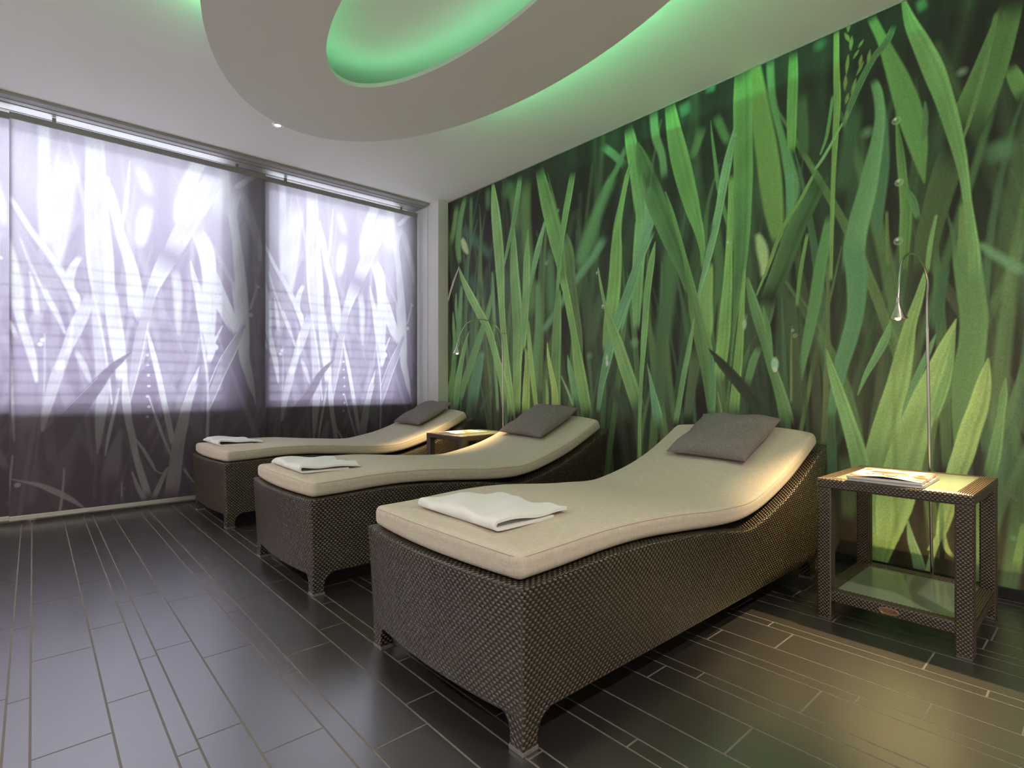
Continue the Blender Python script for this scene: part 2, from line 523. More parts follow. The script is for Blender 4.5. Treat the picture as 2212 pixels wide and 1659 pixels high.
w = MB()
w.box(-4.56, -4.485, YP - 0.009, YP + 0.001, 0, 2.628)
structure('trim_2', w, M['white_frame'], bevel=0.002)

# window wall with openings
SILL, HEAD = 0.69, 2.635
OPEN = [(-2.22, -0.60), (-0.41, 1.215), (1.45, 2.80)]
w = MB()
w.box(XW - 0.22, XW, YF, YP, 0, SILL)
w.box(XW - 0.22, XW, YF, YP, HEAD, ZC)
ys = [YF] + [v for a in OPEN for v in a] + [YP]
for i in range(0, len(ys), 2):
    w.box(XW - 0.22, XW, ys[i], ys[i + 1], SILL, HEAD)
structure('wall_window', w, M['plaster'])
w = MB()
w.box(XW - 0.02, XW + 0.05, YF, YP - 0.01, SILL, SILL + 0.025)
structure('trim_3', w, M['white_frame'], bevel=0.003)
for i, (a, b) in enumerate(OPEN):
    f = MB()
    xf0, xf1, t = XW - 0.16, XW - 0.10, 0.06
    f.box(xf0, xf1, a, a + t, SILL, HEAD); f.box(xf0, xf1, b - t, b, SILL, HEAD)
    f.box(xf0, xf1, a + t, b - t, SILL, SILL + t); f.box(xf0, xf1, a + t, b - t, HEAD - t, HEAD)
    win = structure('window_%d' % (i + 1), f, M['white_frame'], bevel=0.004)
    g = MB(); g.box(XW - 0.133, XW - 0.127, a + t, b - t, SILL + t, HEAD - t)
    g.build('pane', M['glass'], win)
    s = MB()
    z = SILL + 0.05
    while z < 1.78:
        for q in (0,):
            dx, dz = 0.020, 0.012
            p0, p1 = (XW - 0.235 - dx, z + dz), (XW - 0.235 + dx, z - dz)
            s.face([(p0[0], a + 0.01, p0[1]), (p1[0], a + 0.01, p1[1]), (p1[0], b - 0.01, p1[1]), (p0[0], b - 0.01, p0[1])])
            s.face([(p0[0], a + 0.01, p0[1] - 0.002), (p0[0], b - 0.01, p0[1] - 0.002), (p1[0], b - 0.01, p1[1] - 0.002), (p1[0], a + 0.01, p1[1] - 0.002)])
        z += 0.082
    sl = s.build('slats', M['slat'], win)

# ------------------------------------------------------------------ printed pictures: blades drawn on a plane
# every blade is a spine (x, y, width) read off the photograph's wall, carried to its wall plane in metres
ZOOM = {'A': (960, 380, 3.19), 'B': (1340, 380, 3.072), 'C': (1760, 0, 2.765), 'D': (1760, 560, 2.44), 'E': (1300, 100, 3.606),
        'F': (0, 230, 3.688), 'G': (300, 340, 3.95), 'H': (0, 620, 3.319), 'I': (300, 600, 4.609)}


def ray(u, v):
    r = (u - CX) / FPX
    return r * CYAW - SY, r * SY + CYAW, (CY - v) / FPX


def wall_point(key, x, y, plane):
    ox, oy, s = ZOOM[key]
    dx, dy, dz = ray(ox + x / s, oy + y / s)
    if plane == 'mural':
        t = YM / dy
        return dx * t, CAM_H + dz * t
    t = XB / dx
    return dy * t, CAM_H + dz * t


class Canvas:
    def __init__(s, U, V, plane, ch):
        s.U, s.V, s.plane = U, V, plane
        s.img = np.zeros((len(V), len(U), ch))
        s.rng = np.random.RandomState(7)

    def soft_noise(s, nu, nv):
        g = s.rng.rand(nv + 1, nu + 1)
        x = np.linspace(0, nu - 1e-6, len(s.U)); y = np.linspace(0, nv - 1e-6, len(s.V))
        xi, yi = x.astype(int), y.astype(int)
        fx, fy = x - xi, y - yi
        fx, fy = fx * fx * (3 - 2 * fx), fy * fy * (3 - 2 * fy)
        a = g[yi][:, xi] * (1 - fx) + g[yi][:, xi + 1] * fx
        b = g[yi + 1][:, xi] * (1 - fx) + g[yi + 1][:, xi + 1] * fx
        return a * (1 - fy)[:, None] + b * fy[:, None]

    def blade(s, key, pts, col, blur=1.5, alpha=1.0, edge=0.0, mid=0.0, vein=0.08):
        P, HW, SC = [], [], []
        for (x, y, w) in pts:
            c = wall_point(key, x, y, s.plane)
            a = wall_point(key, x - 5, y, s.plane)[0]; b = wall_point(key, x + 5, y, s.plane)[0]
            sc_ = abs(b - a) / 10
            P.append(c); HW.append(0.5 * w * sc_); SC.append(sc_)
        s.stroke(np.array(P), np.array(HW), col, max(0.0065, blur * float(np.mean(SC))), alpha, edge, mid, vein)

    def stroke(s, P, HW, col, bl, alpha=1.0, edge=0.0, mid=0.0, vein=0.08, persp=True):
        n = len(P)
        if persp:      # horizontal width -> width across the blade
            fac = []
            for i in range(n):
                a, b = P[max(0, i - 1)], P[min(n - 1, i + 1)]
                d = b - a
                fac.append(max(0.35, abs(d[1]) / (math.hypot(*d) + 1e-9)))
            HW = HW * np.array(fac)
        # refine the spine with a smooth curve
        if n > 2:
            T = np.arange(n); tt = np.linspace(0, n - 1, (n - 1) * 4 + 1)
            def cr(v):
                out = []
                for t in tt:
                    i = min(int(t), n - 2); f = t - i
                    p0, p1, p2, p3 = v[max(i - 1, 0)], v[i], v[i + 1], v[min(i + 2, n - 1)]
                    out.append(0.5 * (2 * p1 + (p2 - p0) * f + (2 * p0 - 5 * p1 + 4 * p2 - p3) * f * f + (3 * p1 - p0 - 3 * p2 + p3) * f**3))
                return np.array(out)
            P = np.stack([cr(P[:, 0]), cr(P[:, 1])], 1); HW = np.maximum(cr(HW), 0)
        pad = HW.max() + bl * 1.5
        u0, u1 = np.searchsorted(s.U, [P[:, 0].min() - pad, P[:, 0].max() + pad])
        v0, v1 = np.searchsorted(s.V, [P[:, 1].min() - pad, P[:, 1].max() + pad])
        if u1 - u0 < 1 or v1 - v0 < 1: return
        X, Y = np.meshgrid(s.U[u0:u1], s.V[v0:v1])
        seg = np.hypot(np.diff(P[:, 0]), np.diff(P[:, 1])); acc = np.concatenate([[0], np.cumsum(seg)])
        arc = np.zeros(X.shape)
        best = np.full(X.shape, 1e9); lat = np.zeros(X.shape); hwm = np.full(X.shape, 1e-4)
        for i in range(len(P) - 1):
            a, b = P[i], P[i + 1]
            d = b - a; l2 = d @ d + 1e-12
            t = np.clip(((X - a[0]) * d[0] + (Y - a[1]) * d[1]) / l2, 0, 1)
            ex, ey = X - (a[0] + d[0] * t), Y - (a[1] + d[1] * t)
            dist = np.hypot(ex, ey)
            hw = HW[i] + (HW[i + 1] - HW[i]) * t
            q = dist - hw
            sg = np.sign(ex * d[1] - ey * d[0]) * (1 if d[1] > 0 else -1)
            mk = q < best
            best = np.where(mk, q, best); lat = np.where(mk, sg * dist, lat); hwm = np.where(mk, hw, hwm); arc = np.where(mk, acc[i] + seg[i] * t, arc)
        cov = np.clip(0.5 - best / bl, 0, 1)
        cov = cov * cov * (3 - 2 * cov) * alpha
        for hw_e, a_e in ((HW[0], arc), (HW[-1], acc[-1] - arc)):      # broad ends melt into what lies behind
            if hw_e > 0.005:
                f_ = np.clip(a_e / min(3.2 * hw_e + 0.01, acc[-1] * 0.4), 0, 1)
                cov = cov * f_ * f_ * (3 - 2 * f_)
        r = np.clip(lat / (hwm + 1e-5), -1, 1)
        lv = 0.07 * np.sin(arc * 9 + 40 * P[0, 0]) + 0.05 * np.sin(arc * 23 + 11 * P[0, 1] + 2 * r)
        k = 1 + lv * (vein > 0.04) + vein * np.sin(r * 8.5 + 1.3) * (0.5 + 0.5 * np.sin(r * 3.1)) + edge * r + mid * (np.abs(r) ** 3 - 0.35)
        c = np.array(col)[None, None, :] * k[:, :, None]
        R = s.img[v0:v1, u0:u1]
        s.img[v0:v1, u0:u1] = R * (1 - cov[:, :, None]) + c * cov[:, :, None]

    def spot(s, key, x, y, r, col, blur=2.0, ring=False, alpha=1.0, asp=1.0):
        c = wall_point(key, x, y, s.plane)
        sc_ = abs(wall_point(key, x, y + 5, s.plane)[1] - wall_point(key, x, y - 5, s.plane)[1]) / 10
        R_, bl = r * sc_, blur * sc_
        u0, u1 = np.searchsorted(s.U, [c[0] - R_ - bl, c[0] + R_ + bl]); v0, v1 = np.searchsorted(s.V, [c[1] - (R_ + bl) * asp, c[1] + (R_ + bl) * asp])
        if u1 <= u0 or v1 <= v0: return
        X, Y = np.meshgrid(s.U[u0:u1], s.V[v0:v1])
        d = np.hypot(X - c[0], (Y - c[1]) / asp)
        cov = np.clip(0.5 - (d - R_) / bl, 0, 1)
        if ring: cov = cov * np.clip(0.25 + 0.75 * (d / R_) ** 3, 0, 1) * 0.7
        cov = (cov * alpha)[:, :, None]
        s.img[v0:v1, u0:u1] = s.img[v0:v1, u0:u1] * (1 - cov) + np.array(col)[None, None, :] * cov


def printed_mesh(name, U, V, img, place, material):
    """a fine sheet whose colour attribute is the printed picture"""
    nu, nv = len(U), len(V)
    co = np.empty((nv, nu, 3))
    UU, VV = np.meshgrid(U, V)
    place(co, UU, VV)
    me = bpy.data.meshes.new(name)
    idx = np.arange(nu * nv).reshape(nv, nu)
    q = np.stack([idx[:-1, :-1], idx[:-1, 1:], idx[1:, 1:], idx[1:, :-1]], -1).reshape(-1)
    nf = (nu - 1) * (nv - 1)
    me.vertices.add(nu * nv); me.vertices.foreach_set('co', co.reshape(-1))
    me.loops.add(nf * 4); me.loops.foreach_set('vertex_index', q.astype(np.int32))
    me.polygons.add(nf); me.polygons.foreach_set('loop_start', np.arange(0, nf * 4, 4, dtype=np.int32))
    me.update(calc_edges=True)
    at = me.color_attributes.new('print', 'FLOAT_COLOR', 'POINT')
    rgba = np.ones((nu * nv, 4), dtype=np.float32)
    rgba[:, :3] = np.clip(img.reshape(-1, 3), 0.004, 0.95)
    at.data.foreach_set('color', rgba.reshape(-1))
    me.materials.append(material)
    o = bpy.data.objects.new(name, me)
    C.objects.link(o)
    return o


# ---- mural of grass on the back wall
MG = 1 / 0.545


def pc(r, g, b):
    a = [lin(r) * MG * 1.07, lin(g) * MG, lin(b) * MG]
    y_ = 0.25 * a[0] + 0.65 * a[1] + 0.10 * a[2]
    return tuple(v * 0.74 + y_ * 0.26 for v in a)


def graded(a, b, f):
    out = [a]
    while out[-1] < b: out.append(out[-1] + f(out[-1]))
    out[-1] = b
    return np.array(out)


MU = graded(XP + 0.0005, XE - 0.001, lambda x: 0.0034 + 0.0040 * min(1, max(0, (-x - 0.8) / 3)) + (0.012 if x > 0.1 else 0))
MV = np.linspace(0.045, ZC - 0.007, 720)
cv = Canvas(MU, MV, 'mural', 3)
# ground: dark between the stems, brown low on the right, blue-green high up
n1, n2, n3 = cv.soft_noise(60, 5), cv.soft_noise(24, 7), cv.soft_noise(150, 9)
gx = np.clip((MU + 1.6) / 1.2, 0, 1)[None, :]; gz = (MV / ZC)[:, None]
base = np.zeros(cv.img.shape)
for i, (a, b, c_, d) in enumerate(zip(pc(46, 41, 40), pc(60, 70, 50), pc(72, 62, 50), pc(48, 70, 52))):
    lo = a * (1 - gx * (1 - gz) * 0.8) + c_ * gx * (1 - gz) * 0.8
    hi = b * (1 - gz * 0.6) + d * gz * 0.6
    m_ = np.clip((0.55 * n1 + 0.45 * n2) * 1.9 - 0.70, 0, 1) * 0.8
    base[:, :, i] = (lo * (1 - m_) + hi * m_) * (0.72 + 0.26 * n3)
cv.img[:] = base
rb = random.Random(11)
for i in range(230):          # out-of-focus stems far back
    x = rb.uniform(XP, XE); z0 = rb.uniform(0, 1.0); ln = rb.uniform(0.9, 2.2); sl = rb.uniform(-0.28, 0.28)
    wd = rb.uniform(0.012, 0.045)
    g = rb.choice([pc(70, 64, 56), pc(60, 52, 48), pc(70, 84, 60), pc(46, 42, 40)] if z0 < 0.45 and ln < 1.6 else [pc(66, 92, 58), pc(58, 84, 60), pc(76, 104, 62), pc(54, 66, 48), pc(40, 38, 36)])
    cv.stroke(np.array([(x, z0), (x + sl * ln * 0.4, z0 + ln * 0.5), (x + sl * ln, z0 + ln)]), np.array([wd, wd * 1.2, wd * 0.4]), g, rb.choice((0.03, 0.05, 0.07)), 0.5)

for i in range(150):          # half-sharp blades between the far stems and the main ones
    x = rb.uniform(XP, XE); z0 = rb.uniform(-0.2, 0.9); ln = rb.uniform(0.7, 1.9); sl = rb.gauss(0, 0.16); bd = rb.gauss(0, 0.05)
    wd = rb.uniform(0.008, 0.026)
    g = rb.choice([pc(78, 118, 66), pc(88, 126, 70), pc(72, 112, 74), pc(94, 128, 64), pc(64, 92, 58)])
    if z0 < 0.3 and rb.random() < 0.5: g = rb.choice([pc(74, 84, 58), pc(66, 74, 56)])
    cv.stroke(np.array([(x, z0), (x + sl * ln * 0.35 + bd, z0 + ln * 0.45), (x + sl * ln * 0.75 + bd, z0 + ln * 0.8), (x + sl * ln, z0 + ln)]),
              np.array([wd, wd * 1.15, wd * 0.6, 0.001]), g, rb.choice((0.010, 0.016, 0.024)), 0.72, rb.uniform(-0.15, 0.15), 0.15, 0.06)

G1, G2, G3, G4, G5 = (118, 166, 84), (98, 152, 78), (76, 116, 64), (96, 156, 110), (142, 178, 76)
MURAL = [
    # E: top of the wall
    ('E', (84, 146, 92), 14, 0, 0, [(0, 770, 60), (100, 850, 60), (190, 940, 60)]),
    ('E', (84, 132, 84), 18, 0, 0, [(200, 760, 40), (120, 950, 46), (40, 1100, 60), (0, 1200, 60)]),
    ('E', (98, 146, 88), 14, 0, 0, [(400, 480, 60), (420, 700, 60), (470, 850, 50), (490, 1050, 50)]),
    ('E', (84, 120, 70), 26, 0, 0, [(790, 600, 80), (730, 800, 60), (690, 900, 40)]),
    ('E', (80, 124, 66), 26, 0, 0, [(880, 520, 60), (950, 680, 60), (1000, 780, 50)]),
    ('E', (105, 142, 58), 20, 0.05, 0, [(1190, 90, 60), (1220, 350, 110), (1250, 600, 150), (1290, 850, 170), (1320, 1100, 170), (1350, 1350, 130), (1375, 1560, 60)]),
    ('E', (90, 140, 82), 18, 0, 0, [(1310, 80, 60), (1330, 400, 50), (1400, 700, 50), (1450, 900, 80), (1490, 1100, 100), (1470, 1300, 60)]),
    ('E', (70, 90, 60), 26, 0, 0, [(1550, 350, 70), (1560, 600, 90), (1580, 900, 60)]),
    ('E', (60, 120, 84), 26, 0, 0, [(860, 260, 60), (840, 380, 70)]),
    ('E', (62, 116, 84), 30, 0, 0, [(640, 420, 90), (660, 560, 60)]),
    # A back
    ('A', (86, 136, 82), 40, 0, 0, [(1180, -30, 50), (1060, 240, 70), (980, 480, 90), (915, 680, 60)]),
    ('A', (90, 148, 102), 22, 0, 0, [(1120, 400, 60), (1020, 570, 60), (900, 730, 50), (760, 950, 45), (670, 1090, 35)]),
    ('A', (64, 112, 62), 40, 0, 0, [(480, 20, 60), (400, 170, 70)]),
    ('A', (92, 140, 70), 10, 0, 0, [(90, 180, 30), (70, 330, 30), (40, 500, 30)]),
    ('A', (88, 140, 72), 10, 0, 0, [(150, 130, 25), (110, 300, 36), (95, 480, 36), (110, 620, 20)]),
    ('A', (80, 118, 64), 8, 0, 0, [(185, 130, 18), (182, 500, 18)]),
    ('A', (72, 116, 66), 18, 0, 0, [(300, 60, 30), (300, 260, 25)]),
    ('A', (62, 108, 78), 36, 0, 0, [(110, 350, 40), (220, 450, 40), (330, 560, 30)]),
    ('A', (56, 96, 74), 36, 0, 0, [(160, 680, 40), (300, 860, 40)]),
    ('A', (84, 124, 62), 26, 0, 0, [(565, 0, 60), (560, 300, 62), (590, 700, 60), (610, 1000, 50)]),
    ('A', (84, 122, 66), 26, 0, 0, [(480, 0, 80), (490, 220, 60), (500, 420, 40)]),
    ('A', (78, 120, 74), 26, 0, 0, [(720, 480, 40), (735, 720, 50), (740, 1000, 50)]),
    ('A', (60, 90, 64), 30, 0, 0, [(440, 620, 40), (440, 900, 44)]),
    ('A', (84, 138, 84), 16, 0, 0, [(640, 700, 30), (650, 900, 38), (645, 1100, 44), (630, 1250, 45), (620, 1500, 40)]),
    ('A', (72, 98, 66), 26, 0, 0, [(1090, 800, 50), (1040, 1000, 60), (1000, 1200, 50)]),
    ('A', (66, 82, 62), 24, 0, 0, [(1150, 1430, 60), (1250, 1640, 60)]),
    ('A', (80, 94, 70), 12, 0, 0, [(345, 1410, 14), (290, 1530, 20), (240, 1640, 20)]),
    ('A', (76, 114, 76), 10, 0, 0, [(990, 1230, 20), (1010, 1400, 18), (1020, 1650, 18)]),
    ('A', (158, 184, 112), 10, 0, 0, [(118, 420, 10), (138, 480, 38), (168, 545, 8)]),
    # E / B behind
    ('E', (100, 150, 76), 6, -0.1, 0, [(205, 620, 60), (230, 760, 90), (262, 950, 96), (285, 1150, 90), (300, 1320, 92)]),
    ('B', (110, 160, 92), 5, -0.1, 0, [(120, 0, 90), (140, 250, 74), (140, 350, 90), (120, 600, 80), (110, 800, 70), (108, 1040, 36)]),
    ('B', (104, 152, 118), 8, 0, 0, [(190, 60, 20), (200, 260, 70), (160, 420, 60), (110, 560, 30)]),
    ('B', (74, 108, 66), 40, 0, 0, [(330, 420, 60), (310, 800, 90), (270, 1200, 90), (260, 1600, 80)]),
    ('B', (88, 146, 100), 14, 0, 0, [(1120, -80, 50), (1130, 200, 50), (1110, 330, 30)]),
    ('B', (84, 138, 74), 12, 0, 0, [(1400, 240, 60), (1330, 600, 84), (1290, 850, 80), (1250, 1050, 70), (1210, 1250, 44), (1190, 1400, 14)]),
    ('B', (72, 90, 60), 22, 0, 0, [(1130, 750, 60), (1150, 1100, 80), (1180, 1650, 90)]),
    ('B', (156, 188, 116), 22, 0, 0, [(905, 370, 20), (940, 480, 70), (955, 600, 50), (945, 690, 18)]),
    ('B', (118, 164, 78), 8, 0, 0, [(600, 560, 30), (580, 700, 74), (560, 850, 110), (565, 1000, 100), (550, 1150, 80)]),
    ('B', (84, 104, 66), 14, 0, 0, [(520, 1100, 90), (480, 1350, 66), (440, 1640, 50)]),
    ('B', (84, 138, 84), 8, 0, 0, [(840, 900, 20), (810, 980, 50), (790, 1080, 20)]),
    ('B', (90, 140, 80), 8, 0, 0, [(930, 1120, 40), (880, 1240, 56), (840, 1400, 40)]),
    ('B', (74, 112, 66), 26, 0, 0, [(620, 300, 60), (660, 600, 60), (640, 900, 60)]),
    # C background
    ('C', (62, 122, 72), 24, 0, 0, [(630, -20, 60), (650, 80, 50)]),
    ('C', (60, 86, 58), 34, 0, 0, [(250, 600, 90), (200, 900, 90), (150, 1200, 80)]),
    ('C', (74, 118, 82), 80, 0, 0, [(1100, 820, 120), (1120, 980, 100)]),
    ('C', (98, 148, 102), 40, 0, 0, [(960, 1440, 40), (1110, 1540, 80), (1300, 1650, 100)]),
    ('C', (94, 142, 66), 10, 0, 0, [(1160, 380, 60), (1200, 470, 100), (1270, 600, 120)]),
    ('C', (72, 116, 80), 14, 0, 0, [(390, 600, 60), (410, 800, 60), (410, 1000, 70), (390, 1200, 64), (370, 1420, 40)]),
    ('C', (98, 150, 92), 12, 0.06, 0, [(345, 470, 40), (378, 560, 55), (390, 700, 60), (372, 850, 80), (340, 1000, 104), (310, 1150, 120), (270, 1300, 130), (240, 1450, 130), (220, 1659, 130)]),
    ('C', (96, 120, 62), 8, 0, 0, [(430, 1250, 16), (440, 1600, 25)]),
    ('C', (90, 140, 74), 5, 0, 0, [(110, 560, 18), (75, 800, 20), (35, 920, 10)]),
    ('C', (94, 144, 64), 12, 0.05, 0, [(330, 90, 50), (400, 230, 60), (450, 350, 90), (510, 500, 130), (570, 680, 150), (615, 850, 120), (640, 1000, 54), (655, 1090, 8)]),
    ('C', (84, 124, 76), 8, 0, 0, [(660, 610, 10), (660, 720, 40), (645, 860, 30)]),
    ('C', (84, 122, 60), 9, 0.05, 0.1, [(1190, -20, 150), (1060, 370, 230), (960, 620, 260), (850, 850, 240)]),
    ('C', (72, 92, 54), 12, 0, 0, [(860, 830, 210), (780, 1050, 190), (720, 1250, 170), (670, 1450, 150), (650, 1659, 120)]),
    ('C', (98, 132, 66), 6, 0, 0, [(1090, 60, 30), (1010, 420, 30), (930, 700, 24), (860, 900, 14)]),
    ('C', (104, 140, 66), 10, 0.05, 0, [(880, 1200, 30), (890, 1450, 76), (890, 1659, 116)]),
    ('D', (102, 140, 66), 10, 0.12, 0, [(786, -150, 130), (800, -20, 150), (820, 150, 150), (838, 300, 150), (830, 450, 150), (806, 600, 160), (790, 800, 140), (760, 950, 60), (742, 1060, 16)]),
    ('D', (70, 106, 62), 12, 0, 0, [(690, 0, 60), (660, 200, 60), (640, 400, 60)]),
    ('D', (94, 144, 86), 10, 0, 0, [(212, -170, 118), (206, -60, 112), (222, 100, 110), (215, 280, 92), (180, 430, 90), (140, 560, 80), (110, 700, 60), (80, 850, 36)]),
    ('D', (108, 118, 62), 8, 0, 0, [(68, 0, 20), (70, 300, 20), (60, 700, 30), (45, 1000, 25)]),
    ('D', (96, 90, 60), 14, 0, 0, [(360, 480, 10), (340, 700, 16), (320, 900, 12)]),
    ('D', (110, 148, 66), 10, 0, 0, [(870, 1180, 46), (872, 1400, 56), (880, 1640, 60)]),
    ('D', (110, 148, 60), 10, 0, 0, [(1100, 1380, 20), (1085, 1500, 40), (1060, 1640, 50)]),
    ('D', (104, 110, 66), 16, 0, 0, [(970, 1180, 30), (1010, 1225, 34), (1070, 1270, 20)]),
    ('D', (96, 104, 60), 26, 0, 0, [(150, 1000, 60), (180, 1200, 80), (170, 1400, 60)]),
    # middle distance
    ('A', (94, 148, 78), 8, 0, 0, [(340, 760, 14), (300, 950, 35), (250, 1100, 45), (190, 1280, 52), (140, 1420, 45), (110, 1560, 22)]),
    ('A', (80, 136, 92), 8, 0, 0, [(265, 1190, 16), (240, 1300, 60), (210, 1450, 70), (190, 1620, 60)]),
    ('A', (94, 146, 88), 6, 0, 0, [(330, 650, 6), (335, 760, 18), (345, 1000, 20), (340, 1200, 14), (360, 1450, 20), (370, 1640, 16)]),
    ('A', (94, 148, 72), 4, 0, 0, [(60, 930, 5), (66, 1050, 20), (70, 1150, 22), (60, 1350, 30), (40, 1500, 44), (30, 1600, 40)]),
    ('A', (94, 148, 84), 4, 0, 0, [(82, 800, 5), (82, 920, 18), (100, 1060, 24), (90, 1200, 20)]),
    ('A', (88, 142, 76), 5, 0, 0, [(120, 740, 12), (110, 900, 26), (96, 1080, 30), (84, 1240, 20)]),
    ('A', (94, 150, 84), 3, 0, 0, [(525, -10, 30), (500, 180, 36), (470, 350, 30), (430, 530, 20), (403, 670, 6)]),
    ('B', (66, 98, 58), 7, -0.25, 0.15, [(1360, -60, 150), (1250, 170, 150), (1165, 350, 146), (1065, 620, 140), (965, 860, 116)]),
    ('B', (72, 104, 64), 7, 0.1, 0, [(985, 800, 110), (960, 960, 90), (920, 1060, 40)]),
    ('B', (108, 150, 62), 4, 0, 0, [(1290, -20, 22), (1200, 150, 26), (1110, 290, 30), (1040, 440, 28), (990, 580, 24), (905, 790, 12)]),
    ('B', (98, 146, 62), 6, 0, 0, [(1245, 370, 20), (1195, 650, 26), (1170, 880, 18)]),
    ('B', (104, 156, 106), 5, 0.1, 0, [(220, 350, 50), (120, 580, 54), (60, 750, 62), (20, 900, 62), (-20, 1060, 50)]),
    ('B', (76, 112, 62), 5, -0.2, 0.1, [(165, -30, 110), (230, 150, 132), (300, 330, 124), (362, 480, 112), (415, 620, 74), (452, 790, 26)]),
    ('E', (78, 114, 62), 6, -0.2, 0.1, [(272, 740, 14), (318, 900, 104), (375, 1080, 140)]),
    ('E', (94, 146, 80), 4, 0, 0, [(240, 870, 12), (200, 1000, 30), (160, 1200, 44), (125, 1400, 66), (110, 1620, 84)]),
    ('E', (98, 148, 66), 4, 0.12, 0.1, [(525, 420, 70), (560, 650, 112), (602, 850, 140), (652, 1050, 140), (702, 1250, 112), (762, 1450, 74), (795, 1640, 30)]),
    ('B', (96, 148, 66), 5, 0.1, 0, [(450, 40, 96), (480, 180, 88), (515, 330, 60), (541, 450, 36), (546, 620, 16)]),
    ('E', (86, 132, 70), 4, 0, 0, [(850, 580, 4), (860, 700, 16), (885, 900, 26), (910, 1100, 30), (960, 1300, 30), (1000, 1450, 20)]),
    ('B', (114, 166, 70), 3, 0, 0, [(738, -20, 34), (730, 300, 38), (722, 500, 46), (714, 700, 62), (700, 900, 78), (690, 1050, 84), (672, 1200, 84), (655, 1380, 56)]),
    ('E', (94, 142, 66), 4, 0.05, 0.18, [(1098, 130, 120), (1100, 400, 150), (1100, 600, 150), (1100, 800, 150), (1102, 1000, 150), (1096, 1200, 146), (1082, 1400, 140), (1072, 1640, 128)]),
    ('B', (82, 130, 66), 3, 0.25, 0.3, [(812, -20, 128), (812, 250, 116), (802, 500, 96), (787, 700, 72), (771, 850, 42), (756, 1000, 20), (737, 1200, 15), (720, 1400, 14), (700, 1580, 14)]),
    ('B', (110, 162, 66), 3, 0, 0, [(828, 600, 14), (812, 800, 30), (800, 1000, 46), (785, 1200, 60), (772, 1350, 60), (752, 1600, 72)]),
    ('B', (90, 138, 74), 4, 0.1, 0.1, [(836, 660, 16), (880, 830, 60), (920, 960, 72), (960, 1100, 62), (1000, 1250, 62), (1050, 1400, 74), (1090, 1550, 92), (1115, 1680, 100)]),
    ('B', (92, 142, 74), 3, 0, 0, [(950, 870, 8), (975, 1000, 42), (1000, 1150, 26), (1010, 1220, 8)]),
    ('B', (106, 126, 66), 5, 0, 0, [(1138, 1000, 6), (1135, 1200, 14), (1135, 1520, 18)]),
    ('E', (96, 148, 64), 5, 0.05, 0, [(1492, 30, 60), (1490, 250, 80), (1482, 500, 80), (1480, 700, 72), (1480, 850, 50)]),
    # main sharp blades
    ('A', (116, 166, 84), 2, 0.08, 0.05, [(333, 40, 14), (352, 250, 58), (375, 500, 66), (387, 700, 56), (396, 900, 42), (410, 1100, 42), (430, 1300, 42), (452, 1500, 50), (465, 1680, 54)]),
    ('A', (104, 156, 78), 2, 0.1, 0.05, [(480, 340, 6), (478, 480, 40), (485, 700, 62), (500, 900, 72), (510, 1100, 76), (502, 1300, 62), (500, 1659, 46)]),
    ('A', (110, 162, 86), 2, 0, 0.05, [(578, 366, 4), (572, 450, 22), (568, 600, 46), (564, 800, 50), (554, 1000, 46), (546, 1220, 22)]),
    ('A', (104, 158, 94), 3, 0, 0, [(702, 290, 14), (652, 480, 40), (620, 620, 36), (590, 780, 16), (574, 910, 4)]),
    ('A', (84, 116, 64), 4, -0.1, 0.1, [(800, 380, 60), (845, 520, 90), (868, 680, 70), (892, 880, 62), (925, 1080, 50), (940, 1250, 30)]),
    ('A', (96, 146, 68), 2, -0.12, 0.1, [(650, -60, 50), (700, 150, 84), (738, 300, 94), (775, 450, 96), (800, 580, 70), (822, 720, 46)]),
    ('A', (112, 162, 74), 2, 0.1, 0.05, [(800, 640, 60), (835, 780, 46), (868, 950, 46), (895, 1100, 46), (925, 1300, 72), (960, 1500, 78), (992, 1690, 70)]),
    ('A', (100, 154, 82), 2, 0, 0.05, [(890, -40, 40), (856, 150, 46), (830, 300, 42), (802, 500, 30), (786, 700, 24), (774, 860, 14)]),
    ('A', (96, 142, 76), 3, 0.05, 0.1, [(790, 760, 20), (782, 900, 46), (775, 1100, 62), (768, 1300, 66), (770, 1680, 62)]),
    ('A', (112, 162, 72), 3, -0.05, 0.05, [(1268, -40, 36), (1222, 200, 32), (1196, 350, 40), (1186, 500, 76), (1176, 700, 86), (1156, 900, 92), (1130, 1050, 72), (1108, 1230, 36)]),
    ('A', (98, 156, 106), 4, 0.05, 0.05, [(1340, 600, 52), (1280, 780, 72), (1212, 950, 74), (1160, 1100, 72), (1120, 1280, 62), (1082, 1450, 42), (1058, 1640, 22)]),
    ('A', (114, 162, 82), 2, 0.08, 0.05, [(1060, 636, 6), (1080, 760, 18), (1110, 900, 24), (1150, 1030, 56), (1192, 1150, 78), (1240, 1300, 88), (1300, 1480, 94), (1350, 1640, 92)]),
    ('A', (112, 166, 80), 2, 0.05, 0.05, [(100, 630, 8), (130, 720, 30), (182, 830, 52), (240, 940, 56), (290, 1030, 50), (330, 1140, 46), (366, 1280, 46), (410, 1440, 62), (442, 1650, 82)]),
    ('A', (172, 182, 150), 2, 0, 0, [(102, 628, 5), (60, 740, 12), (20, 880, 12)]),
    ('A', (104, 158, 80), 2, 0, 0, [(170, 1072, 4), (140, 1180, 26), (110, 1320, 36), (90, 1450, 42), (74, 1640, 36)]),
    ('A', (142, 178, 78), 2, 0, 0, [(710, 1150, 5), (715, 1220, 16), (735, 1350, 32), (760, 1480, 42), (766, 1640, 42)]),
    ('A', (100, 164, 100), 2, 0, 0, [(850, 1236, 4), (865, 1330, 32), (890, 1430, 46), (918, 1600, 58)]),
    ('A', (104, 154, 84), 2, 0, 0, [(703, 1408, 4), (710, 1500, 20), (710, 1620, 20)]),
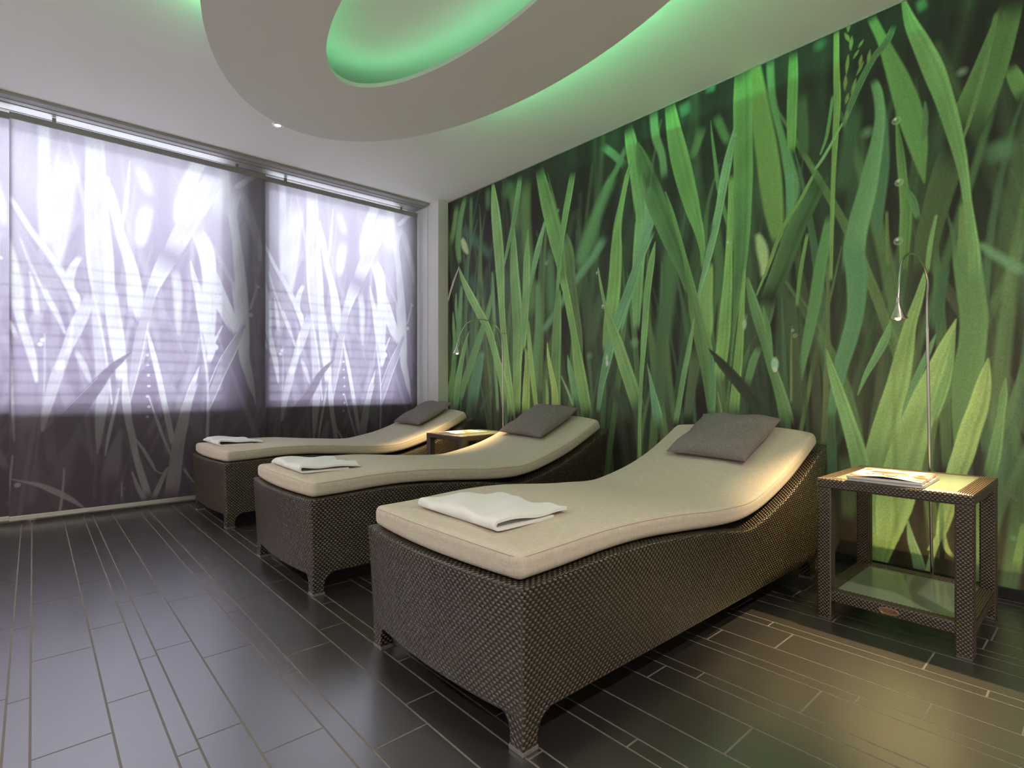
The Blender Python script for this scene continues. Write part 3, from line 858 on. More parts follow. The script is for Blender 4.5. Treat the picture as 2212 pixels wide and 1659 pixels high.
    ('A', (118, 166, 76), 2, 0, 0, [(575, 980, 16), (590, 1200, 32), (605, 1350, 32), (620, 1480, 32), (640, 1650, 22)]),
    ('A', (120, 166, 72), 2, 0, 0, [(560, 1180, 10), (570, 1300, 32), (566, 1450, 48), (560, 1680, 54)]),
    ('A', (112, 162, 110), 2, 0, 0, [(805, 1380, 6), (850, 1480, 16), (895, 1600, 18)]),
    ('A', (112, 160, 76), 2, 0, 0, [(634, 1456, 4), (634, 1560, 14), (630, 1660, 16)]),
    ('B', (110, 162, 84), 2, 0.05, 0.05, [(232, 440, 4), (210, 560, 40), (186, 720, 46), (170, 900, 42), (160, 1050, 42), (150, 1200, 32), (140, 1350, 26), (130, 1600, 22), (128, 1900, 24)]),
    ('B', (108, 160, 106), 2, 0.1, 0.05, [(712, -60, 56), (668, 150, 50), (645, 300, 46), (602, 470, 50), (570, 600, 42), (530, 750, 25), (510, 846, 6)]),
    ('E', (108, 158, 104), 2, 0, 0, [(1048, 586, 6), (1012, 750, 42), (982, 900, 70), (952, 1050, 72), (918, 1250, 62), (872, 1450, 60)]),
    ('B', (92, 136, 68), 2, 0.1, 0.05, [(300, 108, 8), (350, 260, 24), (390, 400, 24), (425, 530, 28), (460, 680, 42), (500, 850, 58), (540, 1000, 66), (578, 1150, 70), (592, 1350, 50), (598, 1600, 34)]),
    ('B', (86, 124, 64), 4, 0, 0, [(455, 720, 20), (480, 880, 50), (520, 1080, 60), (560, 1320, 36), (588, 1560, 16)]),
    ('B', (104, 154, 88), 2, 0, 0, [(490, 950, 10), (460, 1130, 32), (430, 1280, 36), (400, 1450, 36), (365, 1660, 36)]),
    ('B', (58, 64, 50), 2, 0, 0.1, [(588, 1146, 6), (650, 1220, 62), (740, 1320, 92), (840, 1440, 102), (950, 1590, 120)]),
    ('B', (90, 146, 88), 2, 0.1, 0.15, [(608, 1180, 12), (615, 1350, 40), (610, 1600, 38)]),
    ('B', (96, 158, 106), 2, 0.1, 0, [(180, 1250, 4), (210, 1400, 30), (240, 1550, 62), (262, 1690, 72)]),
    ('B', (134, 148, 72), 2, 0, 0, [(648, 1440, 8), (664, 1520, 10), (680, 1600, 8)]),
    # C sharp
    ('C', (114, 154, 66), 2, 0, 0.05, [(130, 170, 30), (130, 400, 36), (135, 600, 42), (125, 800, 36), (110, 1100, 26), (95, 1690, 20)]),
    ('C', (112, 162, 92), 2, 0, 0, [(165, 740, 14), (60, 930, 24), (-10, 1030, 20)]),
    ('C', (80, 118, 74), 3, 0, 0.1, [(478, 140, 36), (430, 250, 62), (350, 350, 56), (270, 500, 52), (210, 640, 42), (168, 770, 16)]),
    ('C', (90, 132, 60), 2, -0.2, 0.1, [(492, 616, 6), (490, 720, 12), (510, 900, 46), (530, 1100, 56), (545, 1250, 72), (540, 1400, 72), (530, 1640, 42)]),
    ('C', (84, 134, 78), 3, 0, 0, [(525, 1100, 8), (585, 1200, 52), (620, 1320, 24)]),
    ('C', (110, 162, 78), 5, 0, 0, [(725, 1290, 16), (692, 1450, 30), (668, 1640, 26)]),
    ('C', (106, 156, 76), 2, 0.06, 0.05, [(522, -20, 14), (570, 130, 74), (640, 270, 112), (710, 420, 132), (770, 580, 116), (822, 750, 102), (862, 900, 82), (892, 1050, 62), (912, 1200, 52), (936, 1350, 54), (950, 1500, 72), (956, 1690, 82)]),
    # D sharp
    ('D', (140, 172, 76), 4, 0.06, 0.05, [(590, 50, 16), (550, 200, 50), (502, 350, 72), (472, 500, 102), (440, 650, 122), (400, 800, 142), (360, 950, 154), (330, 1100, 156), (302, 1300, 94), (312, 1450, 64), (335, 1640, 50)]),
    ('D', (112, 160, 86), 3, 0, 0, [(400, 326, 6), (372, 420, 52), (320, 520, 46), (270, 610, 30), (228, 714, 6)]),
    ('D', (106, 156, 86), 3, 0.1, 0, [(638, 398, 8), (602, 480, 32), (542, 620, 42), (490, 740, 32), (458, 860, 12)]),
    ('D', (150, 182, 80), 4, 0.05, 0.05, [(745, 316, 6), (694, 450, 76), (645, 570, 106), (595, 700, 144), (540, 850, 172), (490, 1000, 192), (450, 1150, 204), (415, 1300, 196), (375, 1500, 100), (345, 1640, 40)]),
    ('D', (122, 164, 76), 3, 0, 0.1, [(738, 376, 10), (712, 550, 42), (672, 700, 62), (612, 870, 44)]),
    ('D', (160, 186, 76), 3, -0.06, 0.1, [(915, 524, 8), (892, 650, 82), (862, 780, 112), (820, 900, 122), (782, 1030, 122), (750, 1120, 112), (702, 1300, 92), (672, 1420, 62), (650, 1490, 26)]),
    ('D', (112, 150, 72), 2, 0.1, 0.1, [(1005, 626, 6), (995, 720, 42), (982, 820, 42), (962, 950, 62), (942, 1060, 72), (916, 1160, 72)]),
    ('D', (130, 175, 82), 2, 0.08, 0.05, [(62, 476, 6), (82, 560, 36), (120, 680, 62), (166, 820, 76), (210, 960, 92), (242, 1090, 102), (262, 1200, 90), (280, 1400, 40)]),
    ('D', (130, 172, 100), 2, 0.1, 0.05, [(490, 1374, 6), (510, 1480, 42), (542, 1580, 62), (565, 1690, 74)]),
    ('D', (150, 180, 84), 4, 0, 0, [(690, 1380, 14), (650, 1480, 26), (620, 1560, 30), (590, 1680, 34)]),
    ('D', (166, 186, 84), 5, 0, 0, [(682, 1430, 10), (694, 1520, 30), (735, 1575, 22)]),
    ('D', (166, 186, 84), 6, 0, 0, [(640, 1460, 8), (610, 1520, 22), (596, 1530, 8)]),
    # right of the photographed part
    ('C', (100, 146, 70), 4, 0, 0.05, [(1500, 100, 40), (1480, 600, 90), (1450, 1100, 110), (1440, 1659, 120)]),
    ('D', (120, 166, 76), 4, 0, 0.05, [(1300, 300, 10), (1280, 700, 90), (1240, 1200, 120), (1230, 1640, 90)]),
    ('D', (110, 150, 80), 5, 0, 0, [(1650, 0, 100), (1580, 600, 140), (1540, 1200, 120), (1530, 1640, 90)]),
]
for key, col, bl, ed, mi_, pts in MURAL:
    if key == 'D': col = (col[0] * 0.86, col[1] * 0.95, col[2] * 1.05)
    hsh = math.sin(pts[0][0] * 12.9 + pts[0][1] * 7.7)
    cv.blade(key, pts, pc(*col), bl * 1.5, 1.0, ed + 0.10 * hsh, mi_ + 0.12, 0.12 if bl < 8 else 0.03)
# seed head, dew drops, soft lights
for x, y, a, b in [(200, 190, 205, 120), (215, 300, 222, 220), (262, 300, 232, 350), (290, 240, 262, 285), (190, 440, 200, 330), (180, 540, 186, 450),
                   (250, 450, 292, 370), (220, 560, 246, 470), (185, 620, 200, 560), (268, 400, 280, 330), (210, 250, 180, 200), (318, 380, 330, 300), (186, 720, 196, 660)]:
    cv.blade('C', [(x, y, 6), ((x + a) / 2, (y + b) / 2, 22), (a, b, 5)], pc(112, 136, 58), 3, 1, 0.1, 0.2)
for k_, x, y, r_, col, bl in [('B', 720, 448, 20, (128, 172, 120), 5), ('C', 488, 722, 22, (150, 180, 130), 6), ('C', 505, 1090, 22, (160, 190, 150), 6),
                              ('C', 500, 1440, 24, (140, 176, 130), 6), ('A', 1054, 670, 12, (150, 186, 140), 4), ('A', 1094, 900, 15, (150, 186, 140), 4),
                              ('B', 1145, 1025, 9, (190, 210, 170), 4), ('B', 1160, 1060, 13, (150, 180, 130), 6), ('E', 1036, 690, 14, (150, 180, 120), 5)]:
    cv.spot(k_, x, y, r_, pc(*col), bl, ring=True)
for k_, x, y, r_, col, bl in [('C', 1120, 900, 60, (84, 128, 88), 70), ('C', 314, 790, 30, (112, 156, 116), 26), ('C', 880, 430, 24, (140, 172, 140), 20),
                              ('D', 1047, 1470, 14, (84, 150, 120), 10), ('D', 780, 105, 8, (90, 150, 90), 10), ('C', 30, 270, 34, (66, 130, 86), 24),
                              ('A', 265, 1240, 22, (92, 160, 130), 20), ('A', 1000, 1240, 26, (100, 158, 120), 18), ('B', 95, 1110, 34, (110, 164, 110), 20),
                              ('A', 705, 600, 14, (120, 190, 140), 16), ('A', 1310, 1140, 24, (98, 158, 100), 20), ('A', 785, 240, 12, (130, 180, 130), 12)]:
    cv.spot(k_, x, y, r_ * 0.8, pc(*col), bl * 1.6, alpha=0.55)
for k_, x, y, r_, col, a_ in [('B', 1026, 1250, 24, (136, 186, 146), 1.9), ('B', 1028, 1285, 12, (206, 224, 206), 1.3), ('A', 1122, 1290, 11, (205, 220, 205), 1.7),
                              ('A', 1120, 1255, 10, (160, 196, 160), 2.0), ('B', 824, 985, 14, (150, 180, 150), 2.2)]:
    cv.spot(k_, x, y, r_, pc(*col), 9, asp=a_)
for k_, x, y, r_ in [('B', 714, 440, 6), ('C', 482, 714, 7), ('C', 500, 1082, 7), ('C', 494, 1432, 7), ('A', 1051, 666, 4), ('A', 1091, 895, 5)]:
    cv.spot(k_, x, y, r_, pc(205, 225, 200), 5)
cv.img *= (1 + 0.075 * cv.rng.randn(*cv.img.shape[:2]))[:, :, None]


def place_mural(co, UU, VV):
    co[:, :, 0], co[:, :, 1], co[:, :, 2] = UU, YM - 0.002, VV


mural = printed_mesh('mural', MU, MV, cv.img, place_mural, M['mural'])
tag(mural, 'wall-sized photo mural of green grass blades covering the whole back wall', 'mural')
del cv

# ---- printed panel blinds in front of the windows (one print, repeated)
PW = 1.53                       # panel width
BY0 = 1.418 - PW                # left edge of the panel whose print was read off
BU = np.linspace(BY0, BY0 + PW, 300)
BV = np.linspace(0.050, 2.585, 470)
cb = Canvas(BU, BV, 'blind', 1)
zz = BV[:, None]
nA, nB = cb.soft_noise(9, 7), cb.soft_noise(40, 10)
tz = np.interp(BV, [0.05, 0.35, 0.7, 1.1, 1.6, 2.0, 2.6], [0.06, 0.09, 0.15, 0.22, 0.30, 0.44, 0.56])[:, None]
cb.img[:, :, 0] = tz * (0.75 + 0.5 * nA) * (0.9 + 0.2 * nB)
BLIND = [
    # key, tone, blur, spine
    ('F', .92, 14, [(5, -100, 40), (15, 200, 56), (22, 500, 66), (28, 800, 60), (30, 1000, 44), (22, 1400, 40), (22, 1700, 40)]),
    ('F', .55, 60, [(190, 60, 140), (170, 350, 110), (160, 620, 80)]),
    ('F', .88, 24, [(345, 80, 90), (352, 400, 96), (362, 800, 116), (362, 1150, 80)]),
    ('F', .82, 40, [(560, 300, 210), (500, 700, 200), (470, 1000, 170), (470, 1250, 60), (490, 1320, 10)]),
    ('F', .88, 36, [(1100, 430, 80), (1150, 600, 96), (1210, 740, 70)]),
    ('G', .90, 24, [(560, -40, 120), (440, 200, 140), (360, 400, 120), (330, 600, 50)]),
    ('F', .50, 30, [(920, 640, 90), (950, 760, 60), (960, 860, 20)]),
    ('F', .36, 26, [(650, 900, 50), (600, 1080, 100), (545, 1250, 94), (500, 1370, 50)]),
    ('F', .88, 30, [(1185, 740, 100), (1140, 950, 114), (1108, 1150, 60)]),
    ('F', .48, 30, [(50, 790, 10), (140, 1000, 140), (270, 1250, 184), (400, 1450, 204), (490, 1659, 224)]),
    ('F', .95, 24, [(24, 950, 40), (86, 1200, 94), (122, 1400, 114), (155, 1700, 94)]),
    ('F', .95, 14, [(60, 690, 40), (170, 870, 52), (270, 1020, 62), (372, 1150, 74), (462, 1280, 74), (542, 1420, 70), (600, 1550, 60), (645, 1659, 36)]),
    ('F', .85, 10, [(160, 1050, 16), (235, 1240, 30), (320, 1420, 30), (420, 1620, 30), (470, 1700, 24)]),
    ('F', .92, 10, [(238, 1320, 16), (275, 1500, 52), (300, 1680, 40)]),
    ('F', .36, 20, [(940, 1330, 80), (950, 1500, 110), (945, 1640, 80)]),
    ('G', .88, 26, [(700, 40, 60), (722, 150, 104), (712, 350, 154), (682, 580, 150)]),
    ('G', .80, 18, [(870, 260, 56), (930, 450, 84), (980, 600, 74), (1020, 760, 60), (1042, 920, 36)]),
    ('G', .82, 20, [(300, 930, 76), (328, 1100, 76), (332, 1300, 64), (340, 1540, 26)]),
    ('I', .30, 40, [(240, 380, 80), (300, 700, 200), (330, 1000, 160)]),
    ('F', .85, 12, [(1035, 436, 8), (1015, 650, 32), (990, 850, 32), (968, 970, 16)]),
    ('F', .76, 8, [(755, 160, 140), (762, 500, 166), (762, 700, 166), (762, 900, 150), (768, 1100, 146), (784, 1300, 130), (802, 1500, 110), (815, 1700, 100)]),
    ('F', .96, 6, [(682, 600, 10), (690, 1000, 26), (712, 1300, 30), (752, 1500, 26), (785, 1700, 22)]),
    ('F', .97, 8, [(862, 540, 30), (842, 800, 42), (852, 1000, 62), (868, 1200, 74), (872, 1400, 84), (888, 1700, 84)]),
    ('F', .97, 8, [(800, 520, 20), (862, 650, 84), (920, 850, 84), (970, 1050, 82), (1022, 1200, 94), (1060, 1350, 112), (1072, 1500, 124), (1082, 1700, 112)]),
    ('F', .97, 10, [(650, 1180, 40), (572, 1300, 72), (560, 1420, 62), (602, 1520, 36)]),
    # G
    ('G', .88, 12, [(860, 200, 120), (800, 440, 80), (830, 700, 76), (852, 900, 92), (872, 1100, 102), (882, 1300, 112), (892, 1450, 102), (905, 1700, 92)]),
    ('G', .92, 8, [(1075, 100, 56), (960, 170, 64), (870, 232, 70), (800, 262, 40)]),
    ('G', .97, 10, [(470, 580, 110), (560, 760, 154), (592, 900, 134), (602, 1100, 114), (602, 1300, 122), (602, 1500, 94), (602, 1700, 84)]),
    ('G', .97, 8, [(625, 940, 50), (682, 1100, 74), (742, 1250, 84), (802, 1400, 84), (850, 1540, 60)]),
    ('G', .78, 8, [(690, 40, 150), (560, 330, 184), (442, 520, 192), (332, 720, 174), (262, 860, 144)]),
    ('G', .98, 6, [(270, 820, 180), (195, 960, 150), (130, 1100, 110), (80, 1250, 76), (40, 1450, 66), (10, 1700, 60)]),
    ('G', .97, 5, [(440, 884, 8), (465, 1000, 42), (502, 1150, 62), (532, 1350, 62), (565, 1540, 50)]),
    ('G', .90, 5, [(712, 1440, 12), (660, 1540, 26), (600, 1659, 30)]),
    ('G', .86, 4, [(1000, 1056, 12), (1000, 1130, 22), (975, 1220, 24), (940, 1320, 22)]),
    # I
    ('I', .97, 8, [(650, -20, 160), (652, 200, 140), (662, 400, 124), (690, 550, 104), (722, 700, 90), (692, 860, 36)]),
    ('I', .94, 8, [(690, 80, 110), (800, 250, 122), (882, 400, 114), (965, 560, 96)]),
    ('I', .88, 10, [(970, -20, 130), (1002, 200, 132), (1022, 400, 132), (1040, 600, 114), (1052, 800, 104), (1092, 950, 84), (1122, 1080, 62), (1150, 1180, 20), (1165, 1260, 4)]),
    ('I', .46, 5, [(1062, 440, 40), (980, 600, 74), (882, 800, 112), (802, 980, 92), (740, 1130, 72), (700, 1300, 16)]),
    ('I', .86, 4, [(1050, 450, 8), (918, 640, 12), (800, 830, 12), (688, 1090, 12)]),
    ('I', .86, 4, [(1078, 470, 12), (965, 740, 14), (862, 950, 14), (762, 1180, 12), (700, 1310, 6)]),
    ('I', .66, 10, [(160, -40, 110), (105, 250, 74), (72, 450, 64), (42, 650, 82), (10, 900, 60)]),
    ('I', .95, 4, [(85, 510, 14), (130, 700, 42), (172, 850, 44), (205, 1000, 46), (242, 1200, 52), (282, 1400, 52), (340, 1680, 42)]),
    ('I', .90, 5, [(600, 884, 8), (570, 970, 36), (530, 1080, 62), (490, 1230, 84), (460, 1330, 100), (420, 1500, 92), (385, 1680, 70)]),
    ('I', .88, 4, [(608, 480, 10), (640, 700, 30), (672, 900, 26), (686, 1100, 22), (688, 1300, 26), (680, 1640, 36)]),
    ('I', .70, 4, [(566, 860, 6), (602, 600, 8)]),
    ('I', .28, 16, [(545, 1250, 60), (570, 1420, 96), (605, 1640, 120)]),
    ('I', .84, 4, [(98, 1190, 8), (150, 1330, 14), (212, 1480, 16), (275, 1680, 18)]),
    # H
    ('H', .30, 40, [(130, 300, 60), (180, 700, 120), (200, 1100, 120)]),
    ('H', .22, 40, [(560, 900, 60), (480, 1200, 120), (400, 1500, 140)]),
    ('H', .20, 36, [(250, 1250, 60), (230, 1450, 80), (200, 1600, 60)]),
    ('H', .97, 6, [(470, -20, 60), (540, 60, 62), (580, 190, 20)]),
    ('H', .74, 8, [(655, 40, 60), (602, 170, 104), (542, 300, 112), (490, 420, 84), (450, 520, 84), (402, 650, 94), (362, 780, 84), (322, 930, 52), (300, 1050, 16)]),
    ('H', .96, 5, [(526, 216, 14), (502, 400, 32), (468, 490, 42)]),
    ('H', .98, 5, [(455, 500, 30), (430, 570, 66), (425, 630, 30)]),
    ('H', .72, 8, [(680, -20, 50), (690, 200, 62), (712, 400, 82), (732, 600, 94), (742, 750, 90), (722, 900, 82), (710, 1050, 52), (700, 1190, 12)]),
    ('H', .97, 4, [(668, 40, 14), (720, 280, 18), (770, 560, 18), (802, 840, 12)]),
    ('H', .95, 6, [(790, -20, 90), (812, 200, 112), (842, 400, 112), (862, 560, 82), (850, 690, 36)]),
    ('H', .96, 8, [(970, -20, 110), (992, 150, 84), (1002, 260, 36)]),
    ('H', .58, 8, [(1085, -20, 100), (1050, 200, 74), (1020, 330, 92), (992, 480, 92), (962, 620, 62), (930, 800, 16)]),
    ('H', .92, 4, [(1062, 260, 10), (1020, 480, 10), (970, 680, 10), (930, 830, 8)]),
    ('H', .09, 8, [(945, 464, 6), (862, 530, 62), (782, 600, 84), (692, 710, 124), (600, 820, 154), (500, 950, 190), (380, 1100, 260), (250, 1250, 300)]),
    ('H', .45, 4, [(700, 650, 6), (560, 790, 6), (460, 890, 6)]),
    ('H', .88, 4, [(900, 530, 16), (896, 700, 42), (906, 830, 62), (922, 960, 52), (945, 1060, 52), (972, 1200, 46), (1012, 1340, 52), (1070, 1520, 56)]),
    ('H', .86, 4, [(852, 730, 12), (812, 920, 26), (772, 1100, 24), (755, 1210, 8)]),
    ('H', .95, 4, [(1055, 310, 10), (1090, 450, 36), (1140, 650, 42), (1182, 850, 42), (1230, 1050, 32), (1252, 1160, 20)]),
    ('H', .82, 4, [(1068, 780, 8), (1130, 980, 15), (1200, 1150, 19), (1242, 1250, 14)]),
    ('H', .74, 6, [(1410, 660, 40), (1342, 850, 62), (1310, 980, 84), (1282, 1100, 92), (1262, 1250, 94), (1242, 1400, 104), (1222, 1530, 94)]),
    ('H', .84, 4, [(958, 1070, 10), (1030, 1170, 26), (1090, 1270, 24), (1112, 1315, 10)]),
    ('H', .82, 4, [(1110, 1308, 12), (1160, 1336, 26), (1202, 1296, 14)]),
    ('H', .82, 4, [(1205, 1290, 24), (1152, 1400, 38), (1095, 1530, 46)]),
    ('H', .82, 4, [(948, 1326, 12), (990, 1440, 32), (1045, 1540, 38)]),
    ('H', .85, 4, [(1310, 1290, 16), (1350, 1350, 16), (1400, 1410, 12)]),
    ('H', .85, 4, [(72, 1376, 16), (170, 1396, 50), (280, 1420, 80), (400, 1468, 90), (490, 1512, 66), (560, 1556, 40), (605, 1584, 10)]),
    ('H', .80, 4, [(90, 1210, 12), (70, 1400, 16), (48, 1660, 16)]),
    ('H', .80, 4, [(460, 1286, 16), (455, 1400, 14), (440, 1540, 20), (422, 1640, 20)]),
    ('H', .78, 10, [(46, -10, 20), (52, 300, 32), (70, 600, 32), (90, 900, 22), (102, 1100, 8)]),
    ('H', .88, 10, [(95, 60, 60), (170, 300, 74), (230, 500, 64), (266, 700, 16)]),
    ('H', .82, 8, [(55, 220, 30), (130, 380, 42)]),
    ('H', .86, 10, [(310, -20, 30), (332, 50, 42), (402, 180, 42), (474, 350, 16)]),
    ('H', .66, 6, [(320, 340, 14), (320, 600, 14), (310, 870, 12)]),
    ('H', .74, 10, [(540, 450, 30), (602, 570, 52), (655, 700, 16)]),
    ('H', .34, 16, [(872, 1010, 20), (820, 1200, 100), (770, 1450, 150)]),
    ('H', .92, 10, [(16, 640, 30), (36, 800, 50)]),
    ('H', .70, 4, [(872, 1405, 10), (874, 1470, 14), (870, 1510, 8)]),
    ('H', .70, 4, [(835, 1465, 8), (905, 1440, 8)]),
    # right margin
    ('G', .62, 20, [(1040, 900, 60), (1010, 980, 70), (960, 900, 30)]),
]
rb = random.Random(5)
for i in range(90):
    x = rb.uniform(BY0, BY0 + PW); z0 = rb.uniform(-0.2, 1.6); ln = rb.uniform(0.5, 1.3); sl = rb.gauss(0, 0.25); wd = rb.uniform(0.006, 0.028)
    t_ = float(np.interp(z0 + ln * 0.5, [0, 0.5, 1.0, 1.6, 2.3], [0.16, 0.22, 0.42, 0.55, 0.72])) * rb.uniform(0.7, 1.3)
    cb.stroke(np.array([(x, z0), (x + sl * ln * 0.5, z0 + ln * 0.5), (x + sl * ln, z0 + ln)]), np.array([wd, wd, wd * 0.1]), (min(0.9, t_),), rb.choice((0.012, 0.022, 0.04)), 0.55, 0.0, 0.0, 0.05)
for key, t_, bl, pts in BLIND:
    cb.blade(key, pts, (t_,), bl * 1.9, 0.95, 0.0, 0.0, 0.05)
for k_, x, y, r_ in [('I', 85, 770, 13), ('I', 90, 870, 11), ('I', 95, 970, 13), ('I', 100, 1078, 13), ('I', 85, 1180, 13), ('I', 100, 1285, 13), ('I', 85, 1385, 14),
                     ('G', 1020, 1105, 13), ('G', 955, 1345, 19), ('G', 920, 1240, 12), ('I', 750, 690, 36), ('H', 305, 380, 14), ('H', 288, 411, 15), ('H', 125, 1420, 17), ('H', 40, 905, 16)]:
    cb.spot(k_, x, y, r_, (.95,), 4)
tt = np.clip(cb.img[:, :, 0] * (1 + 0.05 * cb.rng.randn(*cb.img.shape[:2])), 0, 1)
# hem down both sides
white, ink, dark = np.array((0.44, 0.435, 0.44)), np.array((0.225, 0.195, 0.245)), np.array((0.125, 0.105, 0.128))
t3 = tt[:, :, None]
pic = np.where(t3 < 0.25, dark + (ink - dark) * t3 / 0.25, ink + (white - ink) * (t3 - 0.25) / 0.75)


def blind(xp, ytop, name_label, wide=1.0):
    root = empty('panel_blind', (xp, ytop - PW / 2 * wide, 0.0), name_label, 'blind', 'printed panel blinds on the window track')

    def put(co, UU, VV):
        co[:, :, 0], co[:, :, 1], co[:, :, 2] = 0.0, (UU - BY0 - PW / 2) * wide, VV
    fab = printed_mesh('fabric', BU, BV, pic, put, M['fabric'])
    fab.parent = root
    b = MB(); b.box(-0.010, 0.010, -PW / 2 * wide, PW / 2 * wide, 2.560, 2.600)
    b.build('carrier_rail', M['alu_dark'], root, bevel=0.002)
    for q in (-0.55, 0.55):
        b = MB(); b.box(-0.006, 0.006, q - 0.01, q + 0.01, 2.600, 2.628)
        b.build('runner', M['alu_dark'], root)
    b = MB(); b.box(-0.008, 0.008, -PW / 2 * wide, PW / 2 * wide, 0.026, 0.055)
    b.build('bottom_bar', M['alu'], root, bevel=0.003)
    return root


blind(XB, 1.418, 'printed grey grass panel blind left of the seam, beside the farthest lounger foot')
blind(XB - 0.030, 2.868, 'printed grey grass panel blind nearest the white corner column', 0.955)
blind(XB - 0.030, BY0 + 0.012, 'printed panel blind at the left photo edge, only a sliver in view')

t = MB()
t.box(-4.700, -4.440, YF + 0.02, YP - 0.012, 2.632, ZC - 0.0005)
for a in (-4.700, -4.585, -4.520, -4.450):
    t.box(a, a + 0.010, YF + 0.02, YP - 0.012, 2.629, 2.632)
tr = t.build('curtain_track', M['alu_dark'], bevel=0.001)
tag(tr, 'grey aluminium multi-channel track fixed under the ceiling along the windows', 'track')

# ------------------------------------------------------------------ oval ceiling canopy with its light strips
def ellipse(cx, cy, a, b, n, rot=0.0, p=2.0):
    out = []
    for k in range(n):
        t = 2 * math.pi * k / n
        c, s_ = math.cos(t), math.sin(t)
        x = a * math.copysign(abs(c) ** (2 / p), c); y = b * math.copysign(abs(s_) ** (2 / p), s_)
        out.append((cx + x * math.cos(rot) - y * math.sin(rot), cy + x * math.sin(rot) + y * math.cos(rot)))
    return out


ZD0, ZD1 = 2.495, 2.517
NE = 160
OUTER = ellipse(-1.915, 1.265, 1.561, 0.824, NE, -0.019)
INNER = ellipse(-1.873, 1.275, 0.880, 0.318, NE, 0.019)
root = empty('ceiling_canopy', (-1.9, 1.27, ZC), 'large white oval ring canopy hung under the ceiling with a green-lit eye-shaped opening', 'ceiling canopy')
d = MB()
for za, zb, P in ((ZD0, ZD1, OUTER), (ZD1, ZD0, INNER)):
    d.grid([[(x + 1.9, y - 1.27, za - ZC), (x + 1.9, y - 1.27, zb - ZC)] for x, y in P], close_u=True)
for z, fl in ((ZD0, True), (ZD1, False)):
    d.grid([[(a[0] + 1.9, a[1] - 1.27, z - ZC), (b[0] + 1.9, b[1] - 1.27, z - ZC)] for a, b in zip(INNER, OUTER)], close_u=True, flip=fl)
d.build('ring', M['disc'], root)
for k in range(4):
    h = MB()
    t = 2 * math.pi * (k + 0.5) / 4
    x, y = 1.2 * math.cos(t), 0.56 * math.sin(t)
    h.tube([(x - 0.01, y, ZD1 - ZC), (x - 0.01, y, 0.0)], 0.006, 8)
    h.build('hanger', M['alu_dark'], root)


def led(P, keep, name, mt_):
    m = MB()
    run = []
    n = len(P)
    for k in range(n + 1):
        if keep(k % n):
            run.append(P[k % n])
        if (not keep(k % n) or k == n) and run:
            if len(run) > 1:
                m.tube([(x + 1.9, y - 1.27, ZD1 + 0.0035 - ZC) for x, y in run], 0.003, 6)
            run = []
    return m.build(name, mt_, root)


OL = ellipse(-1.915, 1.265, 1.561 - 0.13, 0.824 - 0.13, NE, -0.019)
IL = ellipse(-1.873, 1.275, 0.880 + 0.035, 0.318 + 0.035, NE, 0.019)
def baffle(P, name):
    m = MB()
    m.grid([[(x + 1.9, y - 1.27, ZD1 - ZC), (x + 1.9, y - 1.27, ZD1 + 0.100 - ZC)] for x, y in P], close_u=True)
    Q = [(-1.9 + (x + 1.9) * 0.985, 1.27 + (y - 1.27) * 0.985) for x, y in P]
    m.grid([[(x + 1.9, y - 1.27, ZD1 - ZC), (x + 1.9, y - 1.27, ZD1 + 0.100 - ZC)] for x, y in Q], close_u=True, flip=True)
    m.grid([[(a[0] + 1.9, a[1] - 1.27, ZD1 + 0.100 - ZC), (b[0] + 1.9, b[1] - 1.27, ZD1 + 0.100 - ZC)] for a, b in zip(P, Q)], close_u=True)
    return m.build(name, M['disc'], root)


baffle(ellipse(-1.915, 1.265, 1.561 - 0.15, 0.824 - 0.15, NE, -0.019), 'added_baffle')  # unseen ring added to stop the outer strip's light going inwards
led(OL, lambda k: abs(k - NE / 2) > NE * 0.15, 'light_strip', M['led'])
led(IL, lambda k: True, 'light_strip', M['led_soft'])

# small halogen spot seen past the rim of the canopy
r = empty('ceiling_spotlight', (-3.80, 1.244, ZC), 'tiny bright halogen spot in the ceiling at the rim of the oval canopy', 'spotlight')
m = MB(); m.lathe([(0.022, -0.002), (0.030, -0.006), (0.036, -0.005), (0.038, 0.0)], n=28); m.build('trim_ring', M['steel'], r, smooth=True)
m = MB()
for i in range(7):
    for j in range(7):
        x, y = (i - 3) * 0.006, (j - 3) * 0.006
        if x * x + y * y < 0.021 ** 2:
            m.lathe([(0.0030, -0.003), (0.0022, -0.0052), (0.0001, -0.006)], x, y, 6)
m.build('faceted_lens', emit('halogen_lens', (1, 0.96, 1, 1), 1.4), r)

# housings for the added fill lamps, out of view
for i, (x, y, p_) in enumerate(DOWN):
    r = empty('fill_downlight', (x, y, ZC), ('added fill downlight in the ceiling right of the canopy, out of view', 'added fill downlight near the front right corner, out of view',
              'added fill downlight in the ceiling behind the canopy, out of view', 'added fill downlight near the front end of the windows, out of view')[i], 'downlight', 'added ceiling fill downlights')
    m = MB(); m.lathe([(0.045, -0.004), (0.060, -0.008), (0.066, -0.004), (0.067, 0.0)], n=32); m.build('trim_ring', M['white_frame'], r, smooth=True)
    m = MB(); m.lathe([(0.0005, -0.003), (0.045, -0.003)], n=32); m.build('diffuser', M['fill_glass'], r)
    fill_beams[i].location = (0, 0, -0.035); fill_beams[i].parent = r

# ------------------------------------------------------------------ loungers
LW, LT, LB0, LB1 = 0.385, 1.945, 0.015, 1.835      # half width, top length, bottom start and end
TOPP = [(0, .405), (.158, .409), (.305, .415), (.42, .415), (.55, .408), (.745, .391), (.97, .364), (1.09, .345), (1.15, .338), (1.22, .345), (1.35, .373),
        (1.51, .417), (1.70, .49), (1.88, .574), (1.945, .603)]
ZB = 0.086


def inset(z):
    return 0.0155 * (1 - min(1.0, z / 0.41)) + 0.0


